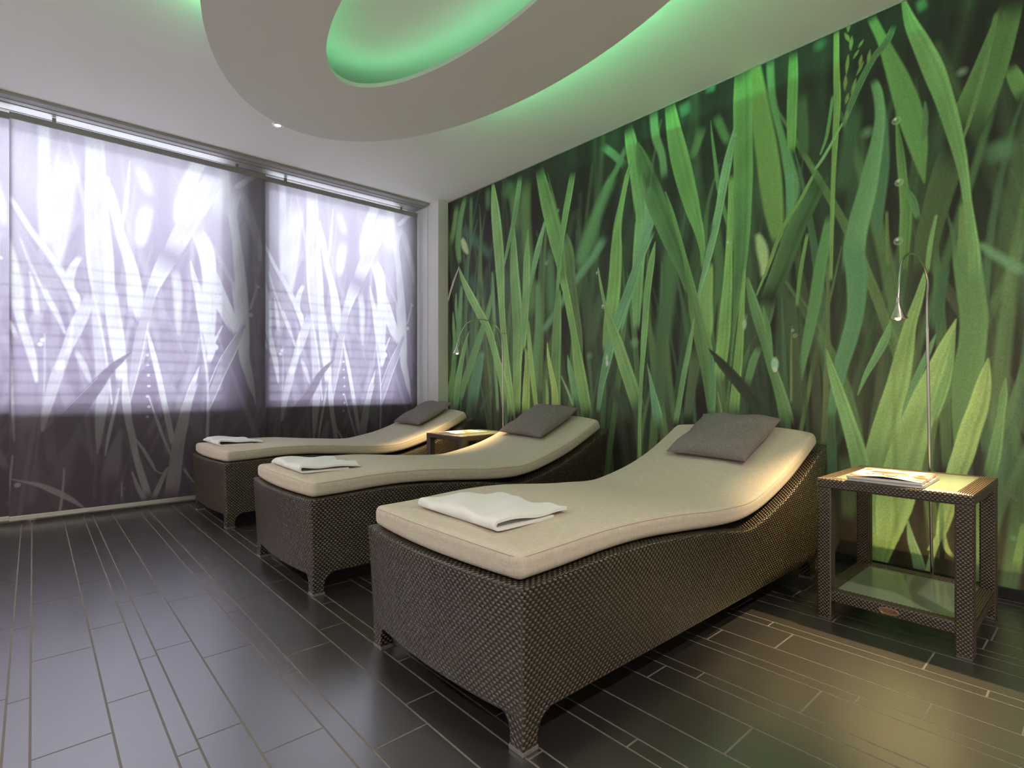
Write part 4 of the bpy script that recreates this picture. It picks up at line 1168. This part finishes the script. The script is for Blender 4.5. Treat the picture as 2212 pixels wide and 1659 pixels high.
def lounger_body():
    m = MB()
    T = [k / 64 for k in range(65)]
    J = [k / 10 for k in range(11)]

    def pt(t, j):
        yt = t * LT; zt = spline(TOPP, yt)
        yb = LB0 + t * (LB1 - LB0)
        z = ZB + (zt - ZB) * j
        return yb + (yt - yb) * j, z
    def bowed(a, t):                       # the foot end is a shallow arc in plan
        return -0.030 * (1 - a * a) * max(0.0, 1 - t / 0.2) ** 2
    for sx in (-1, 1):
        P = []; U = []
        for t in T:
            P.append([]); U.append([])
            for j in J:
                y, z = pt(t, j)
                P[-1].append((sx * (LW - inset(z)), y, z)); U[-1].append((y, z))
        m.grid(P, U, flip=(sx < 0))
    XS = [k / 12 for k in range(-12, 13)]
    for t, fl in ((0, True), (1, False)):
        P = []; U = []
        for a in XS:
            P.append([]); U.append([])
            for j in J:
                y, z = pt(t, j)
                x = a * (LW - inset(z))
                P[-1].append((x, y + bowed(a, t), z)); U[-1].append((a * LW + 0.004, z))
        m.grid(P, U, flip=not fl)
    P = []; U = []
    acc = 0; last = None
    for t in T:
        y, z = pt(t, 1)
        if last: acc += math.hypot(y - last[0], z - last[1])
        last = (y, z)
        P.append([(a * (LW - inset(z)), y + bowed(a, t), z) for a in XS]); U.append([(acc, a * LW) for a in XS])
    m.grid(P, U, flip=True)
    P = [[(a * (LW - inset(ZB)), LB0 + t * (LB1 - LB0) + bowed(a, t), ZB) for a in XS] for t in T]
    m.grid(P, [[(p[1], p[0]) for p in row] for row in P])
    return m


def leg_mesh(sx, sy, z0=0.012, ks=None):
    """tapered foot; outer faces continue the body, inner ones flare into it"""
    m = MB()
    lv = ks or [(0.012, .048), (0.045, .050), (0.060, .055), (0.072, .064), (0.080, .074), (ZB + 0.001, .088), (ZB + 0.014, .094)]
    rings, UV = [], []
    for z, s_ in lv:
        ox = sx * (LW - inset(z) + 0.0005)
        if sy < 0:
            y0 = LB0 - (LB0 * (z - ZB) / 0.33 if z > ZB else 0) - 0.0005; y1 = y0 + s_
        else:
            y1 = LB1 - 0.004 * (1 - z / ZB); y0 = y1 - s_
        ix = ox - sx * s_
        xa, xb = min(ox, ix), max(ox, ix)
        rings.append([(xa, y0, z), (xb, y0, z), (xb, y1, z), (xa, y1, z)])
    for k in range(4):
        a, b = k, (k + 1) % 4
        ax = 0 if k in (0, 2) else 1
        m.grid([[r_[a] for r_ in rings], [r_[b] for r_ in rings]],
               [[(r_[a][ax], r_[a][2]) for r_ in rings], [(r_[b][ax], r_[b][2]) for r_ in rings]])
    m.face(list(reversed(rings[0]))); m.face(rings[-1])
    return m


# cushion: bottom path along the lounger, then a rounded slab bent over it
CPATH = [(-.014, .408), (.16, .412), (.30, .418), (.42, .419), (.55, .414), (.745, .397), (.95, .378), (1.09, .371), (1.18, .373), (1.30, .389), (1.45, .425),
         (1.60, .472), (1.75, .534), (1.90, .604), (1.98, .642)]
CYS = [CPATH[0][0] + (1.925 - CPATH[0][0]) * k / 200 for k in range(201)]
CPT = [(y, spline(CPATH, y)) for y in CYS]
CS = [0.0]
for a, b in zip(CPT, CPT[1:]): CS.append(CS[-1] + math.hypot(b[0] - a[0], b[1] - a[1]))
CLEN = CS[-1]


def on_path(s_):
    s_c = max(0.0, min(CLEN, s_))
    i = min(199, max(0, int(np.searchsorted(CS, s_c)) - 1))
    f = (s_c - CS[i]) / (CS[i + 1] - CS[i])
    a, b = CPT[i], CPT[i + 1]
    j0, j1 = max(0, i - 3), min(200, i + 4)
    tx, tz = CPT[j1][0] - CPT[j0][0], CPT[j1][1] - CPT[j0][1]
    l = math.hypot(tx, tz); tx /= l; tz /= l
    e = s_ - s_c
    return a[0] + (b[0] - a[0]) * f + tx * e, a[1] + (b[1] - a[1]) * f + tz * e, tx, tz


CHX, CHZ = 0.362, 0.0325


def cushion_pt(x, y, z):
    s_ = y + CLEN / 2
    q = x / CHX
    bow = 0.028 * (q * q) * max(0.0, 1 - s_ / 0.5) ** 2           # the foot end bows outwards
    bow -= 0.030 * (q * q) * max(0.0, 1 - (CLEN - s_) / 0.4) ** 2
    py, pz, ty, tz = on_path(s_ + bow)
    n_ = z + CHZ
    if z > 0:
        n_ += 0.010 * (1 - q * q) + 0.0022 * math.sin(s_ * 17 + 2 * q) * math.exp(-((s_ - 1.15) / 0.35) ** 2) + 0.0015 * math.sin(x * 21) * math.sin(s_ * 9)
    return Vector((x * (1 + 0.004 * math.sin(s_ * 6)), py - tz * n_, pz + ty * n_))


def lounger(x, label):
    root = empty('sun_lounger', (x, 0.842, 0), label, 'lounger', 'wicker loungers along the grass mural')
    lounger_body().build('wicker_base', M['wicker'], root, smooth=True, bevel=0.008, seg=3, autosmooth=35)
    for sx in (-1, 1):
        for sy in (-1, 1):
            lg = leg_mesh(sx, sy).build('leg', M['wicker'], root, bevel=0.004)
            tag(leg_mesh(sx, sy, ks=[(0.0, .052), (0.012, .052)]).build('foot_cap', M['plastic'], lg, bevel=0.002), 'grey plastic foot cap')
    c = rbox(CHX, CLEN / 2, CHZ, 0.022, 18, 90, 4, cushion_pt).build('cushion', M['cushion'], root, smooth=True)
    p = MB()
    hx, hy = CHX - 0.004, CLEN / 2 - 0.004
    loop = []
    rr = 0.03
    for (cx_, cy_, a0) in ((hx - rr, hy - rr, 0), (-hx + rr, hy - rr, 90), (-hx + rr, -hy + rr, 180), (hx - rr, -hy + rr, 270)):
        for k in range(7):
            a = math.radians(a0 + 15 * k)
            loop.append((cx_ + rr * math.cos(a), cy_ + rr * math.sin(a)))
    dense = []
    for a, b in zip(loop, loop[1:] + loop[:1]):
        n_ = max(1, int(math.hypot(b[0] - a[0], b[1] - a[1]) / 0.03))
        dense += [(a[0] + (b[0] - a[0]) * k / n_, a[1] + (b[1] - a[1]) * k / n_) for k in range(n_)]
    dense.append(dense[0])
    p.tube([cushion_pt(px, py, CHZ - 0.0075) for px, py in dense], 0.0016, 6, cap=False)
    p.build('piping', M['cushion'], c, smooth=True)
    return root


def copy_tree(o, parent=None):
    c = o.copy()
    C.objects.link(c)
    if parent: c.parent = parent
    for ch in list(o.children):
        copy_tree(ch, c)
    return c


LX = [-1.297, -2.583, -3.990]
lg0 = lounger(LX[0], 'nearest brown wicker lounger with beige cushion, beside the side table in the foreground')
LLAB = [None, 'middle brown wicker lounger with beige cushion, between the nearest and the farthest one',
        'farthest brown wicker lounger with beige cushion, next to the window blinds']
for x, lb, yy in ((LX[1], LLAB[1], 0.849), (LX[2], LLAB[2], 0.858)):
    c = copy_tree(lg0)
    c.location = (x, yy, 0); c['label'] = lb
    if x < -3: c.rotation_euler = (0, 0, math.radians(1.5))

# ------------------------------------------------------------------ pillows
def pillow_mesh(w_, d_, h_, seed):
    rn = random.Random(seed)
    ph = [rn.uniform(0, 6) for _ in range(4)]
    NX, NY = 40, 36
    m = MB()
    def P(i, j, side):
        a, b = 2 * i / NX - 1, 2 * j / NY - 1
        a, b = math.sin(a * math.pi / 2), math.sin(b * math.pi / 2)
        pin = 1 - 0.05 * (1 - a * a) * 0 - 0.0
        x = a * w_ / 2 * (1 - 0.055 * (1 - b * b)) ; y = b * d_ / 2 * (1 - 0.055 * (1 - a * a))
        f = max(0.0, (1 - abs(a) ** 2.4)) ** 0.42 * max(0.0, (1 - abs(b) ** 2.4)) ** 0.42
        z = h_ / 2 * f
        crease = 0.005 * math.sin(7 * math.atan2(b, a) + ph[0]) * f * (1 - f) * 3 + 0.004 * math.sin(5 * a + ph[1]) * math.sin(4 * b + ph[2]) * f
        if side > 0: z = z * 1.25 + crease
        else: z = -z * 0.75
        lift = 0.028 * max(0, b) ** 2
        return (x, y, z + h_ / 2 * 0.75 + lift)
    for side in (1, -1):
        m.grid([[P(i, j, side) for j in range(NY + 1)] for i in range(NX + 1)],
               [[((i / NX) * w_, (j / NY) * d_) for j in range(NY + 1)] for i in range(NX + 1)], flip=side < 0)
    e = MB()
    ed = [P(i, 0, 1) for i in range(NX)] + [P(NX, j, 1) for j in range(NY)] + [P(NX - i, NY, 1) for i in range(NX)] + [P(0, NY - j, 1) for j in range(NY + 1)]
    e.tube(ed, 0.0022, 6, cap=False)
    return m, e


def surface_frame(lx, s_, q=0.0):
    """point on the cushion top of a lounger and its slope"""
    py, pz, ty, tz = on_path(s_)
    n_ = 2 * CHZ + 0.010 * (1 - q * q)
    return lx + q * CHX, py - tz * n_, pz + ty * n_, math.atan2(tz, ty)


def pillow(lx, ly, q, s_, rz, label, seed, w_=0.43, d_=0.37, h_=0.098):
    x, y, z, sl = surface_frame(lx, s_, q)
    r = empty('throw_pillow', (x, y + ly, z - 0.004), label, 'pillow', 'grey pillows on the lounger heads')
    r.rotation_euler = (Matrix.Rotation(sl, 3, 'X') @ Matrix.Rotation(rz, 3, 'Z')).to_euler()
    m, e = pillow_mesh(w_, d_, h_, seed)
    m.build('pillow_cover', M['pillow'], r, smooth=True)
    e.build('seam', M['pillow'], r, smooth=True)
    return r


LY = [0.842, 0.849, 0.858]
pillow(LX[0], LY[0], 0.02, 1.765, -0.05, 'grey woven pillow on the head of the nearest lounger', 1, w_=0.405)
pillow(LX[1], LY[1], -0.10, 1.800, -0.06, 'grey woven pillow on the head of the middle lounger', 2, h_=0.095)
pillow(LX[2] - 0.045, LY[2], -0.14, 1.800, -0.03, 'grey woven pillow on the head of the farthest lounger', 3, h_=0.090)


# ------------------------------------------------------------------ folded towels
def towel_mesh(w_, d_, seed):
    """a cloth folded once: lower layer, rolled fold at the front, longer upper layer"""
    rn = random.Random(seed)
    ph = [rn.uniform(0, 6) for _ in range(6)]
    th = 0.0085
    prof = []                                    # centre line in (y, z)
    for k in range(9): prof.append((d_ * 0.80 - (d_ * 0.80 - 0.026) * k / 8, th / 2 + 0.001))
    for k in range(1, 8):
        a = -math.pi / 2 - math.pi * k / 8
        prof.append((0.014 + 0.0125 * math.cos(a), th / 2 + 0.0130 + 0.0120 * math.sin(a)))
    for k in range(17):
        t = k / 16
        prof.append((0.020 + (d_ - 0.020) * t, th / 2 + 0.0245 - 0.0125 * t ** 1.5))
    # normals
    out, inn = [], []
    for i, (y, z) in enumerate(prof):
        a, b = prof[max(0, i - 1)], prof[min(len(prof) - 1, i + 1)]
        ty, tz = b[0] - a[0], b[1] - a[1]
        l = math.hypot(ty, tz); ny, nz = tz / l, -ty / l
        out.append((y + ny * th / 2, z + nz * th / 2)); inn.append((y - ny * th / 2, z - nz * th / 2))
    XS = [-w_ / 2 + w_ * k / 30 for k in range(31)]

    def P(x, yz, up):
        y, z = yz
        a = x / w_ * 2
        wob = 0.004 * math.sin(5 * a + ph[0] + 30 * y) + 0.003 * math.sin(11 * a + ph[1] + 12 * y)
        zz = z + (wob * min(1, z / 0.02) if up else 0)
        # left end droops, right rear edge ripples
        yy = y + (0.010 * math.sin(6 * a + ph[2]) + 0.012 * a) * (y / d_) ** 2
        zz = max(z * 0.55 if not up else 0.006, zz - 0.006 * max(0, -a - 0.75) * 4 * (1 if up else 0))
        return (x + 0.008 * math.sin(9 * y + ph[3]) * (1 if x > 0 else 0.6), yy, zz)
    m = MB()
    for x_i in (0,):
        Po = [[P(x, o, i > 9) for i, o in enumerate(out)] for x in XS]
        Pi = [[P(x, o, i > 9) for i, o in enumerate(inn)] for x in XS]
        U = [[(x, o[0] + (0.5 if i > 9 else 0)) for i, o in enumerate(out)] for x in XS]
        m.grid(Po, U); m.grid(Pi, U, flip=True)
        for k, fl in ((0, False), (len(XS) - 1, True)):
            m.grid([[a, b] for a, b in zip(Po[k], Pi[k])], flip=fl)
        m.grid([[Po[k][0], Pi[k][0]] for k in range(len(XS))], flip=True)
        m.grid([[Po[k][-1], Pi[k][-1]] for k in range(len(XS))])
    return m


def towel(lx, ly, x, y, rz, w_, d_, label, seed):
    q = (x - lx) / CHX
    _, _, z, _ = surface_frame(lx, y - ly - 0.045 + d_ / 2, q)
    o = towel_mesh(w_, d_, seed).build('folded_towel', M['towel'], smooth=True, bevel=0.0, autosmooth=50)
    o.location = (x, y, z - 0.001); o.rotation_euler = (0.0, 0, rz)
    return tag(o, label, 'towel', 'folded white towels on the lounger feet')


towel(LX[0], LY[0], -1.295, 0.915, -0.02, 0.385, 0.285, 'folded white towel on the foot of the nearest lounger', 1)
towel(LX[1], LY[1], -2.615, 0.890, -0.03, 0.415, 0.275, 'folded white towel on the foot of the middle lounger', 5)
towel(LX[2], LY[2], -4.105, 0.905, -0.01, 0.45, 0.25, 'folded white towel on the foot of the farthest lounger', 9)


# ------------------------------------------------------------------ side tables
TH = 0.527
TX0, TX1, TY0, TY1 = -0.228, 0.228, -0.255, 0.255


def frame_ring(m, x0, x1, y0, y1, w_, z0, z1):
    m.box(x0, x1, y0, y0 + w_, z0, z1)
    m.box(x0, x1, y1 - w_, y1, z0, z1)
    m.box(x0, x0 + w_, y0 + w_, y1 - w_, z0, z1)
    m.box(x1 - w_, x1, y0 + w_, y1 - w_, z0, z1)
    return m


def ring_mesh(x0, x1, y0, y1, w_, z0, z1):
    """mitred frame as one closed shell with uv running along every bar"""
    m = MB()
    O = [(x0, y0), (x1, y0), (x1, y1), (x0, y1)]
    I = [(x0 + w_, y0 + w_), (x1 - w_, y0 + w_), (x1 - w_, y1 - w_), (x0 + w_, y1 - w_)]
    for k in range(4):
        j = (k + 1) % 4
        l = math.hypot(O[j][0] - O[k][0], O[j][1] - O[k][1])
        a, b, c, d_ = O[k], O[j], I[j], I[k]
        ax = 0 if k in (0, 2) else 1
        m.face([(*a, z0), (*b, z0), (*b, z1), (*a, z1)], [(a[ax], z0), (b[ax], z0), (b[ax], z1), (a[ax], z1)])
        m.face([(*d_, z1), (*c, z1), (*c, z0), (*d_, z0)], [(d_[ax], z1), (c[ax], z1), (c[ax], z0), (d_[ax], z0)])
        m.face([(*a, z1), (*b, z1), (*c, z1), (*d_, z1)], [(a[ax], 0.0), (b[ax], 0.0), (c[ax], w_), (d_[ax], w_)])
        m.face([(*b, z0), (*a, z0), (*d_, z0), (*c, z0)], [(b[ax], 0), (a[ax], 0), (d_[ax], w_), (c[ax], w_)])
    return m


def text_mesh(name, body, size, material, parent, mtx, extrude=0.0004):
    cu = bpy.data.curves.new(name, 'FONT')
    cu.body = body; cu.size = size; cu.extrude = extrude
    cu.align_x = 'CENTER'; cu.align_y = 'CENTER'
    tmp = bpy.data.objects.new('tmp', cu); C.objects.link(tmp)
    bpy.context.view_layer.update()
    dg = bpy.context.evaluated_depsgraph_get()
    me = bpy.data.meshes.new_from_object(tmp.evaluated_get(dg))
    bpy.data.objects.remove(tmp); bpy.data.curves.remove(cu)
    me.name = name; me.transform(mtx); me.materials.clear(); me.materials.append(material)
    o = bpy.data.objects.new(name, me); C.objects.link(o); o.parent = parent
    return o


def side_table(x, y, label):
    r = empty('side_table', (x, y, 0), label, 'side table', 'wicker side tables between the loungers')
    tf_ = ring_mesh(TX0, TX1, TY0, TY1, 0.050, TH - 0.036, TH - 0.0024); woven_mesh(tf_, 'tabletop_frame', M['woven'], r, 0.0130, 0.0066, 0.0022, 0.0015)
    g = MB(); g.box(TX0 + 0.047, TX1 - 0.047, TY0 + 0.047, TY1 - 0.047, TH - 0.006, TH)
    tag(g.build('glass_top', M['frosted'], r, bevel=0.001), 'frosted green glass inset')
    sf_ = ring_mesh(TX0 + 0.004, TX1 - 0.004, TY0 + 0.004, TY1 - 0.004, 0.046, 0.072, 0.108)
    sf = woven_mesh(sf_, 'shelf_frame', M['woven'], r, 0.0130, 0.0066, 0.0022, 0.0015)
    g = MB(); g.box(TX0 + 0.047, TX1 - 0.047, TY0 + 0.047, TY1 - 0.047, 0.098, 0.104)
    tag(g.build('glass_shelf', M['frosted'], r, bevel=0.001), 'frosted green glass shelf')
    for sx in (0, 1):
        for sy in (0, 1):
            m = MB()
            s_ = 0.046
            xa = TX0 + 0.001 if sx == 0 else TX1 - s_ - 0.001
            ya = TY0 + 0.001 if sy == 0 else TY1 - s_ - 0.001
            m.box(xa, xa + s_, ya, ya + s_, 0.006, TH - 0.034)
            lg = woven_mesh(m, 'leg', M['woven'], r, 0.0130, 0.0066, 0.0022, 0.0016)
            m = MB(); m.box(xa + 0.002, xa + s_ - 0.002, ya + 0.002, ya + s_ - 0.002, 0.0, 0.008)
            tag(m.build('foot_cap', M['plastic'], lg, bevel=0.001), 'grey plastic foot cap')
    # oval maker's plate on the front of the shelf frame
    b = MB()
    n = 40
    yb = TY0 + 0.004
    o1 = [(0.031 * math.cos(2 * math.pi * k / n), 0.0125 * math.sin(2 * math.pi * k / n)) for k in range(n)]
    b.grid([[(px * s_, yb - t_, 0.089 + pz * s_) for s_, t_ in ((1.0, -0.001), (1.0, 0.0022), (0.93, 0.0030), (0.88, 0.0022), (0.02, 0.0022))] for px, pz in o1], close_u=True)
    pl = b.build('maker_plate', M['bronze'], sf, smooth=True, autosmooth=40)
    tag(pl, 'oval bronze plate with lettering')
    return r, pl


st0, plate = side_table(-0.536, 2.480, 'brown wicker side table with frosted glass at the right, beside the nearest lounger')
mt = Matrix.Translation((0.0, TY0 + 0.004 - 0.0024, 0.089)) @ Matrix.Rotation(math.pi / 2, 4, 'X')
# two rivets and the name stamped on the plate
rv = MB()
for sx in (-1, 1):
    rv.tube([(sx * 0.0255, TY0 + 0.004 - 0.0018, 0.089), (sx * 0.0255, TY0 + 0.004 - 0.0034, 0.089)], 0.0016, 12)
rv = rv.v, rv.f
def plate_marks(pl):
    """name and rivets as part of the plate's own mesh"""
    cu = bpy.data.curves.new('plate_text', 'FONT')
    cu.body = 'DEDON'; cu.size = 0.0145; cu.extrude = 0.0004; cu.align_x = 'CENTER'; cu.align_y = 'CENTER'
    tmp = bpy.data.objects.new('tmp', cu); C.objects.link(tmp)
    bpy.context.view_layer.update()
    me = bpy.data.meshes.new_from_object(tmp.evaluated_get(bpy.context.evaluated_depsgraph_get()))
    bpy.data.objects.remove(tmp); bpy.data.curves.remove(cu)
    me.transform(mt)
    bm = bmesh.new(); bm.from_mesh(pl.data)
    n0 = len(bm.faces)
    bm.from_mesh(me)
    bm.faces.ensure_lookup_table()
    for f in bm.faces[n0:]: f.material_index = 1; f.smooth = False
    vs = [bm.verts.new(v) for v in rv[0]]
    for f in rv[1]:
        try: bm.faces.new([vs[i] for i in f])
        except ValueError: pass
    pl.data.materials.append(M['bronze_dark'])
    bm.to_mesh(pl.data); bm.free(); bpy.data.meshes.remove(me)
plate_marks(plate)
st1 = copy_tree(st0)
st1.location = (-3.255, 2.480, 0)
st1['label'] = 'brown wicker side table half hidden between the middle and the farthest lounger'


# ------------------------------------------------------------------ magazines
def paint(name, rough, fn):
    """glossy cover whose picture is drawn from its uv: soft flesh-coloured shapes on white"""
    m = mat(name, rough=rough, spec=0.5)
    p = m.node_tree.nodes['Principled BSDF']
    uv = N(m, 'ShaderNodeUVMap'); uv.uv_map = 'uv'
    fn(m, uv, p)
    return m


def cover_nodes(m, uv, p):
    nz = N(m, 'ShaderNodeTexNoise'); nz.inputs['Scale'].default_value = 3.2; nz.inputs['Detail'].default_value = 1.5; nz.inputs['Distortion'].default_value = 0.6
    mp = N(m, 'ShaderNodeMapping'); mp.inputs['Scale'].default_value = (1.0, 1.5, 1); mp.inputs['Location'].default_value = (0.37, 0.2, 0)
    L(m, uv.outputs['UV'], mp.inputs['Vector']); L(m, mp.outputs[0], nz.inputs['Vector'])
    r_ = N(m, 'ShaderNodeValToRGB')
    e = r_.color_ramp.elements
    e[0].position = 0.36; e[0].color = (0.20, 0.075, 0.04, 1)
    e[1].position = 0.53; e[1].color = (0.70, 0.69, 0.68, 1)
    q = e.new(0.46); q.color = (0.40, 0.21, 0.13, 1)
    L(m, nz.outputs['Fac'], r_.inputs['Fac']); L(m, r_.outputs['Color'], p.inputs['Base Color'])


M['cover'] = paint('magazine_cover', 0.35, cover_nodes)


def magazine(x, y, z, rz, w_, d_, th, label, curl, title):
    r = empty('magazine', (x, y, z), label, 'magazine', 'magazines on the side tables')
    r.rotation_euler = (0, 0, rz)
    m = MB()
    m.box(-w_ / 2, w_ / 2, -d_ / 2, d_ / 2, 0.0004, th)
    m.build('pages', M['paper'], r, bevel=0.0006)
    c = MB()
    n = 20
    def zc(x_, y_):
        a = (x_ / w_ + 0.5); b = (0.5 - y_ / d_)
        return th + 0.0006 + curl * (0.008 * max(0, math.sin(math.pi * (a * 1.15 - 0.12))) ** 1.5 * b ** 2)
    G = lambda o_: [[(w_ * (i / n - 0.5), d_ * (j / n - 0.5), zc(w_ * (i / n - 0.5), d_ * (j / n - 0.5)) + o_) for j in range(n + 1)] for i in range(n + 1)]
    U = [[(i / n, j / n) for j in range(n + 1)] for i in range(n + 1)]
    c.grid(G(0.0004), U, flip=True); c.grid(G(0.0), U)
    g1, g0 = G(0.0004), G(0.0)
    c.grid([[a, b] for a, b in zip(g1[0], g0[0])], flip=True); c.grid([[a, b] for a, b in zip(g1[-1], g0[-1])])
    c.grid([[a[0], b[0]] for a, b in zip(g1, g0)]); c.grid([[a[-1], b[-1]] for a, b in zip(g1, g0)], flip=True)
    cv_ = c.build('cover', M['cover'], r, smooth=True, autosmooth=40)
    if title:
        t_ = text_mesh('title', title, 0.050, M['ink'], cv_, Matrix.Translation((-0.025, -d_ / 2 + 0.095, 0)), 0.0001)
        # bend the letters over the curled cover
        for v in t_.data.vertices:
            v.co.z = zc(v.co.x, v.co.y) + 0.0007
    return r


ZG = TH + 0.0002
magazine(-0.555, 2.372, ZG, 0.02, 0.226, 0.275, 0.0095, 'lower white magazine under the pale one on the right-hand side table', 0.0, '')
magazine(-0.560, 2.366, ZG + 0.0108, 0.04, 0.222, 0.272, 0.0085, 'pale flesh-toned magazine with curled cover on top at the right-hand side table', 1.0, 'SKIN')
magazine(-3.245, 2.395, ZG, 0.03, 0.215, 0.300, 0.0105, 'pale magazine lying on the half hidden table between the loungers', 0.5, '')

# ------------------------------------------------------------------ gooseneck reading lamps
LAMP_PTS = [(0.004, -0.010, 1.248), (0.010, -0.030, 1.299), (0.009, -0.060, 1.343), (0.005, -0.110, 1.378), (0.001, -0.200, 1.391), (-0.003, -0.280, 1.381),
            (-0.006, -0.340, 1.354), (-0.005, -0.380, 1.312), (-0.002, -0.410, 1.264), (0.000, -0.430, 1.219), (0.001, -0.440, 1.186)]


def catmull(pts, k=6):
    P = [Vector(p) for p in pts]; out = []
    for i in range(len(P) - 1):
        p0, p1, p2, p3 = P[max(0, i - 1)], P[i], P[i + 1], P[min(len(P) - 1, i + 2)]
        for t in [j / k for j in range(k)]:
            out.append(0.5 * (2 * p1 + (p2 - p0) * t + (2 * p0 - 5 * p1 + 4 * p2 - p3) * t * t + (3 * p1 - p0 - 3 * p2 + p3) * t**3))
    return out + [P[-1]]


def floor_lamp(x, y, label, power):
    r = empty('floor_lamp', (x, y, 0), label, 'floor lamp', 'gooseneck reading lamps by the mural')
    m = MB(); m.lathe([(0.0005, 0.0), (0.075, 0.0), (0.078, 0.003), (0.078, 0.011), (0.074, 0.014), (0.012, 0.016), (0.009, 0.03), (0.0005, 0.03)], 0.020, 0, 40)
    m.build('lamp_base', M['steel'], r, smooth=True, autosmooth=40)
    m = MB()
    m.tube([(0.020, 0, 0.02), (0.014, 0, 0.36), (0.008, 0, 0.74), (0.003, 0, 1.12)], 0.0058, 14)
    for z_, xx in ((0.455, 0.0127), (0.745, 0.0078), (1.11, 0.0032)):
        m.tube([(xx, 0, z_ - 0.003), (xx, 0, z_ + 0.003)], 0.0064, 14)
    m.build('pole', M['steel'], r, smooth=True, autosmooth=40)
    m = MB(); m.tube(catmull([(0.003, 0, 1.10), (0.002, 0, 1.18)] + LAMP_PTS), 0.0046, 12)
    m.build('gooseneck', M['steel'], r, smooth=True, autosmooth=60)
    hx_, hy_ = 0.0015, -0.4425
    s_ = MB()
    s_.lathe([(0.0056, 1.196), (0.0062, 1.186), (0.0066, 1.176), (0.0190, 1.145), (0.0300, 1.120), (0.0308, 1.1185), (0.0292, 1.1190), (0.0180, 1.144), (0.0056, 1.172), (0.0005, 1.174)], hx_, hy_, 32)
    sh = s_.build('lamp_shade', M['steel'], r, smooth=True, autosmooth=50)
    b = MB(); b.lathe([(0.0005, 1.1130), (0.006, 1.1145), (0.0095, 1.127), (0.010, 1.133), (0.006, 1.142), (0.0005, 1.145)], hx_, hy_, 20)
    b.build('bulb', M['bulb'], sh, smooth=True)
    l = bpy.data.lights.new('lamp_beam', 'SPOT')
    l.energy = power; l.color = (1.0, 0.70, 0.34); l.spot_size = math.radians(90); l.spot_blend = 1.0; l.shadow_soft_size = 0.006
    lo = bpy.data.objects.new('lamp_beam', l); C.objects.link(lo)
    lo.parent = r; lo.location = (hx_, hy_, 1.1095)
    return r


floor_lamp(-0.539, 2.800, 'slim steel gooseneck floor lamp with lit cone head behind the right-hand side table', 85.0)
floor_lamp(-3.272, 2.800, 'slim steel gooseneck floor lamp with lit cone head between the middle and farthest lounger', 85.0)
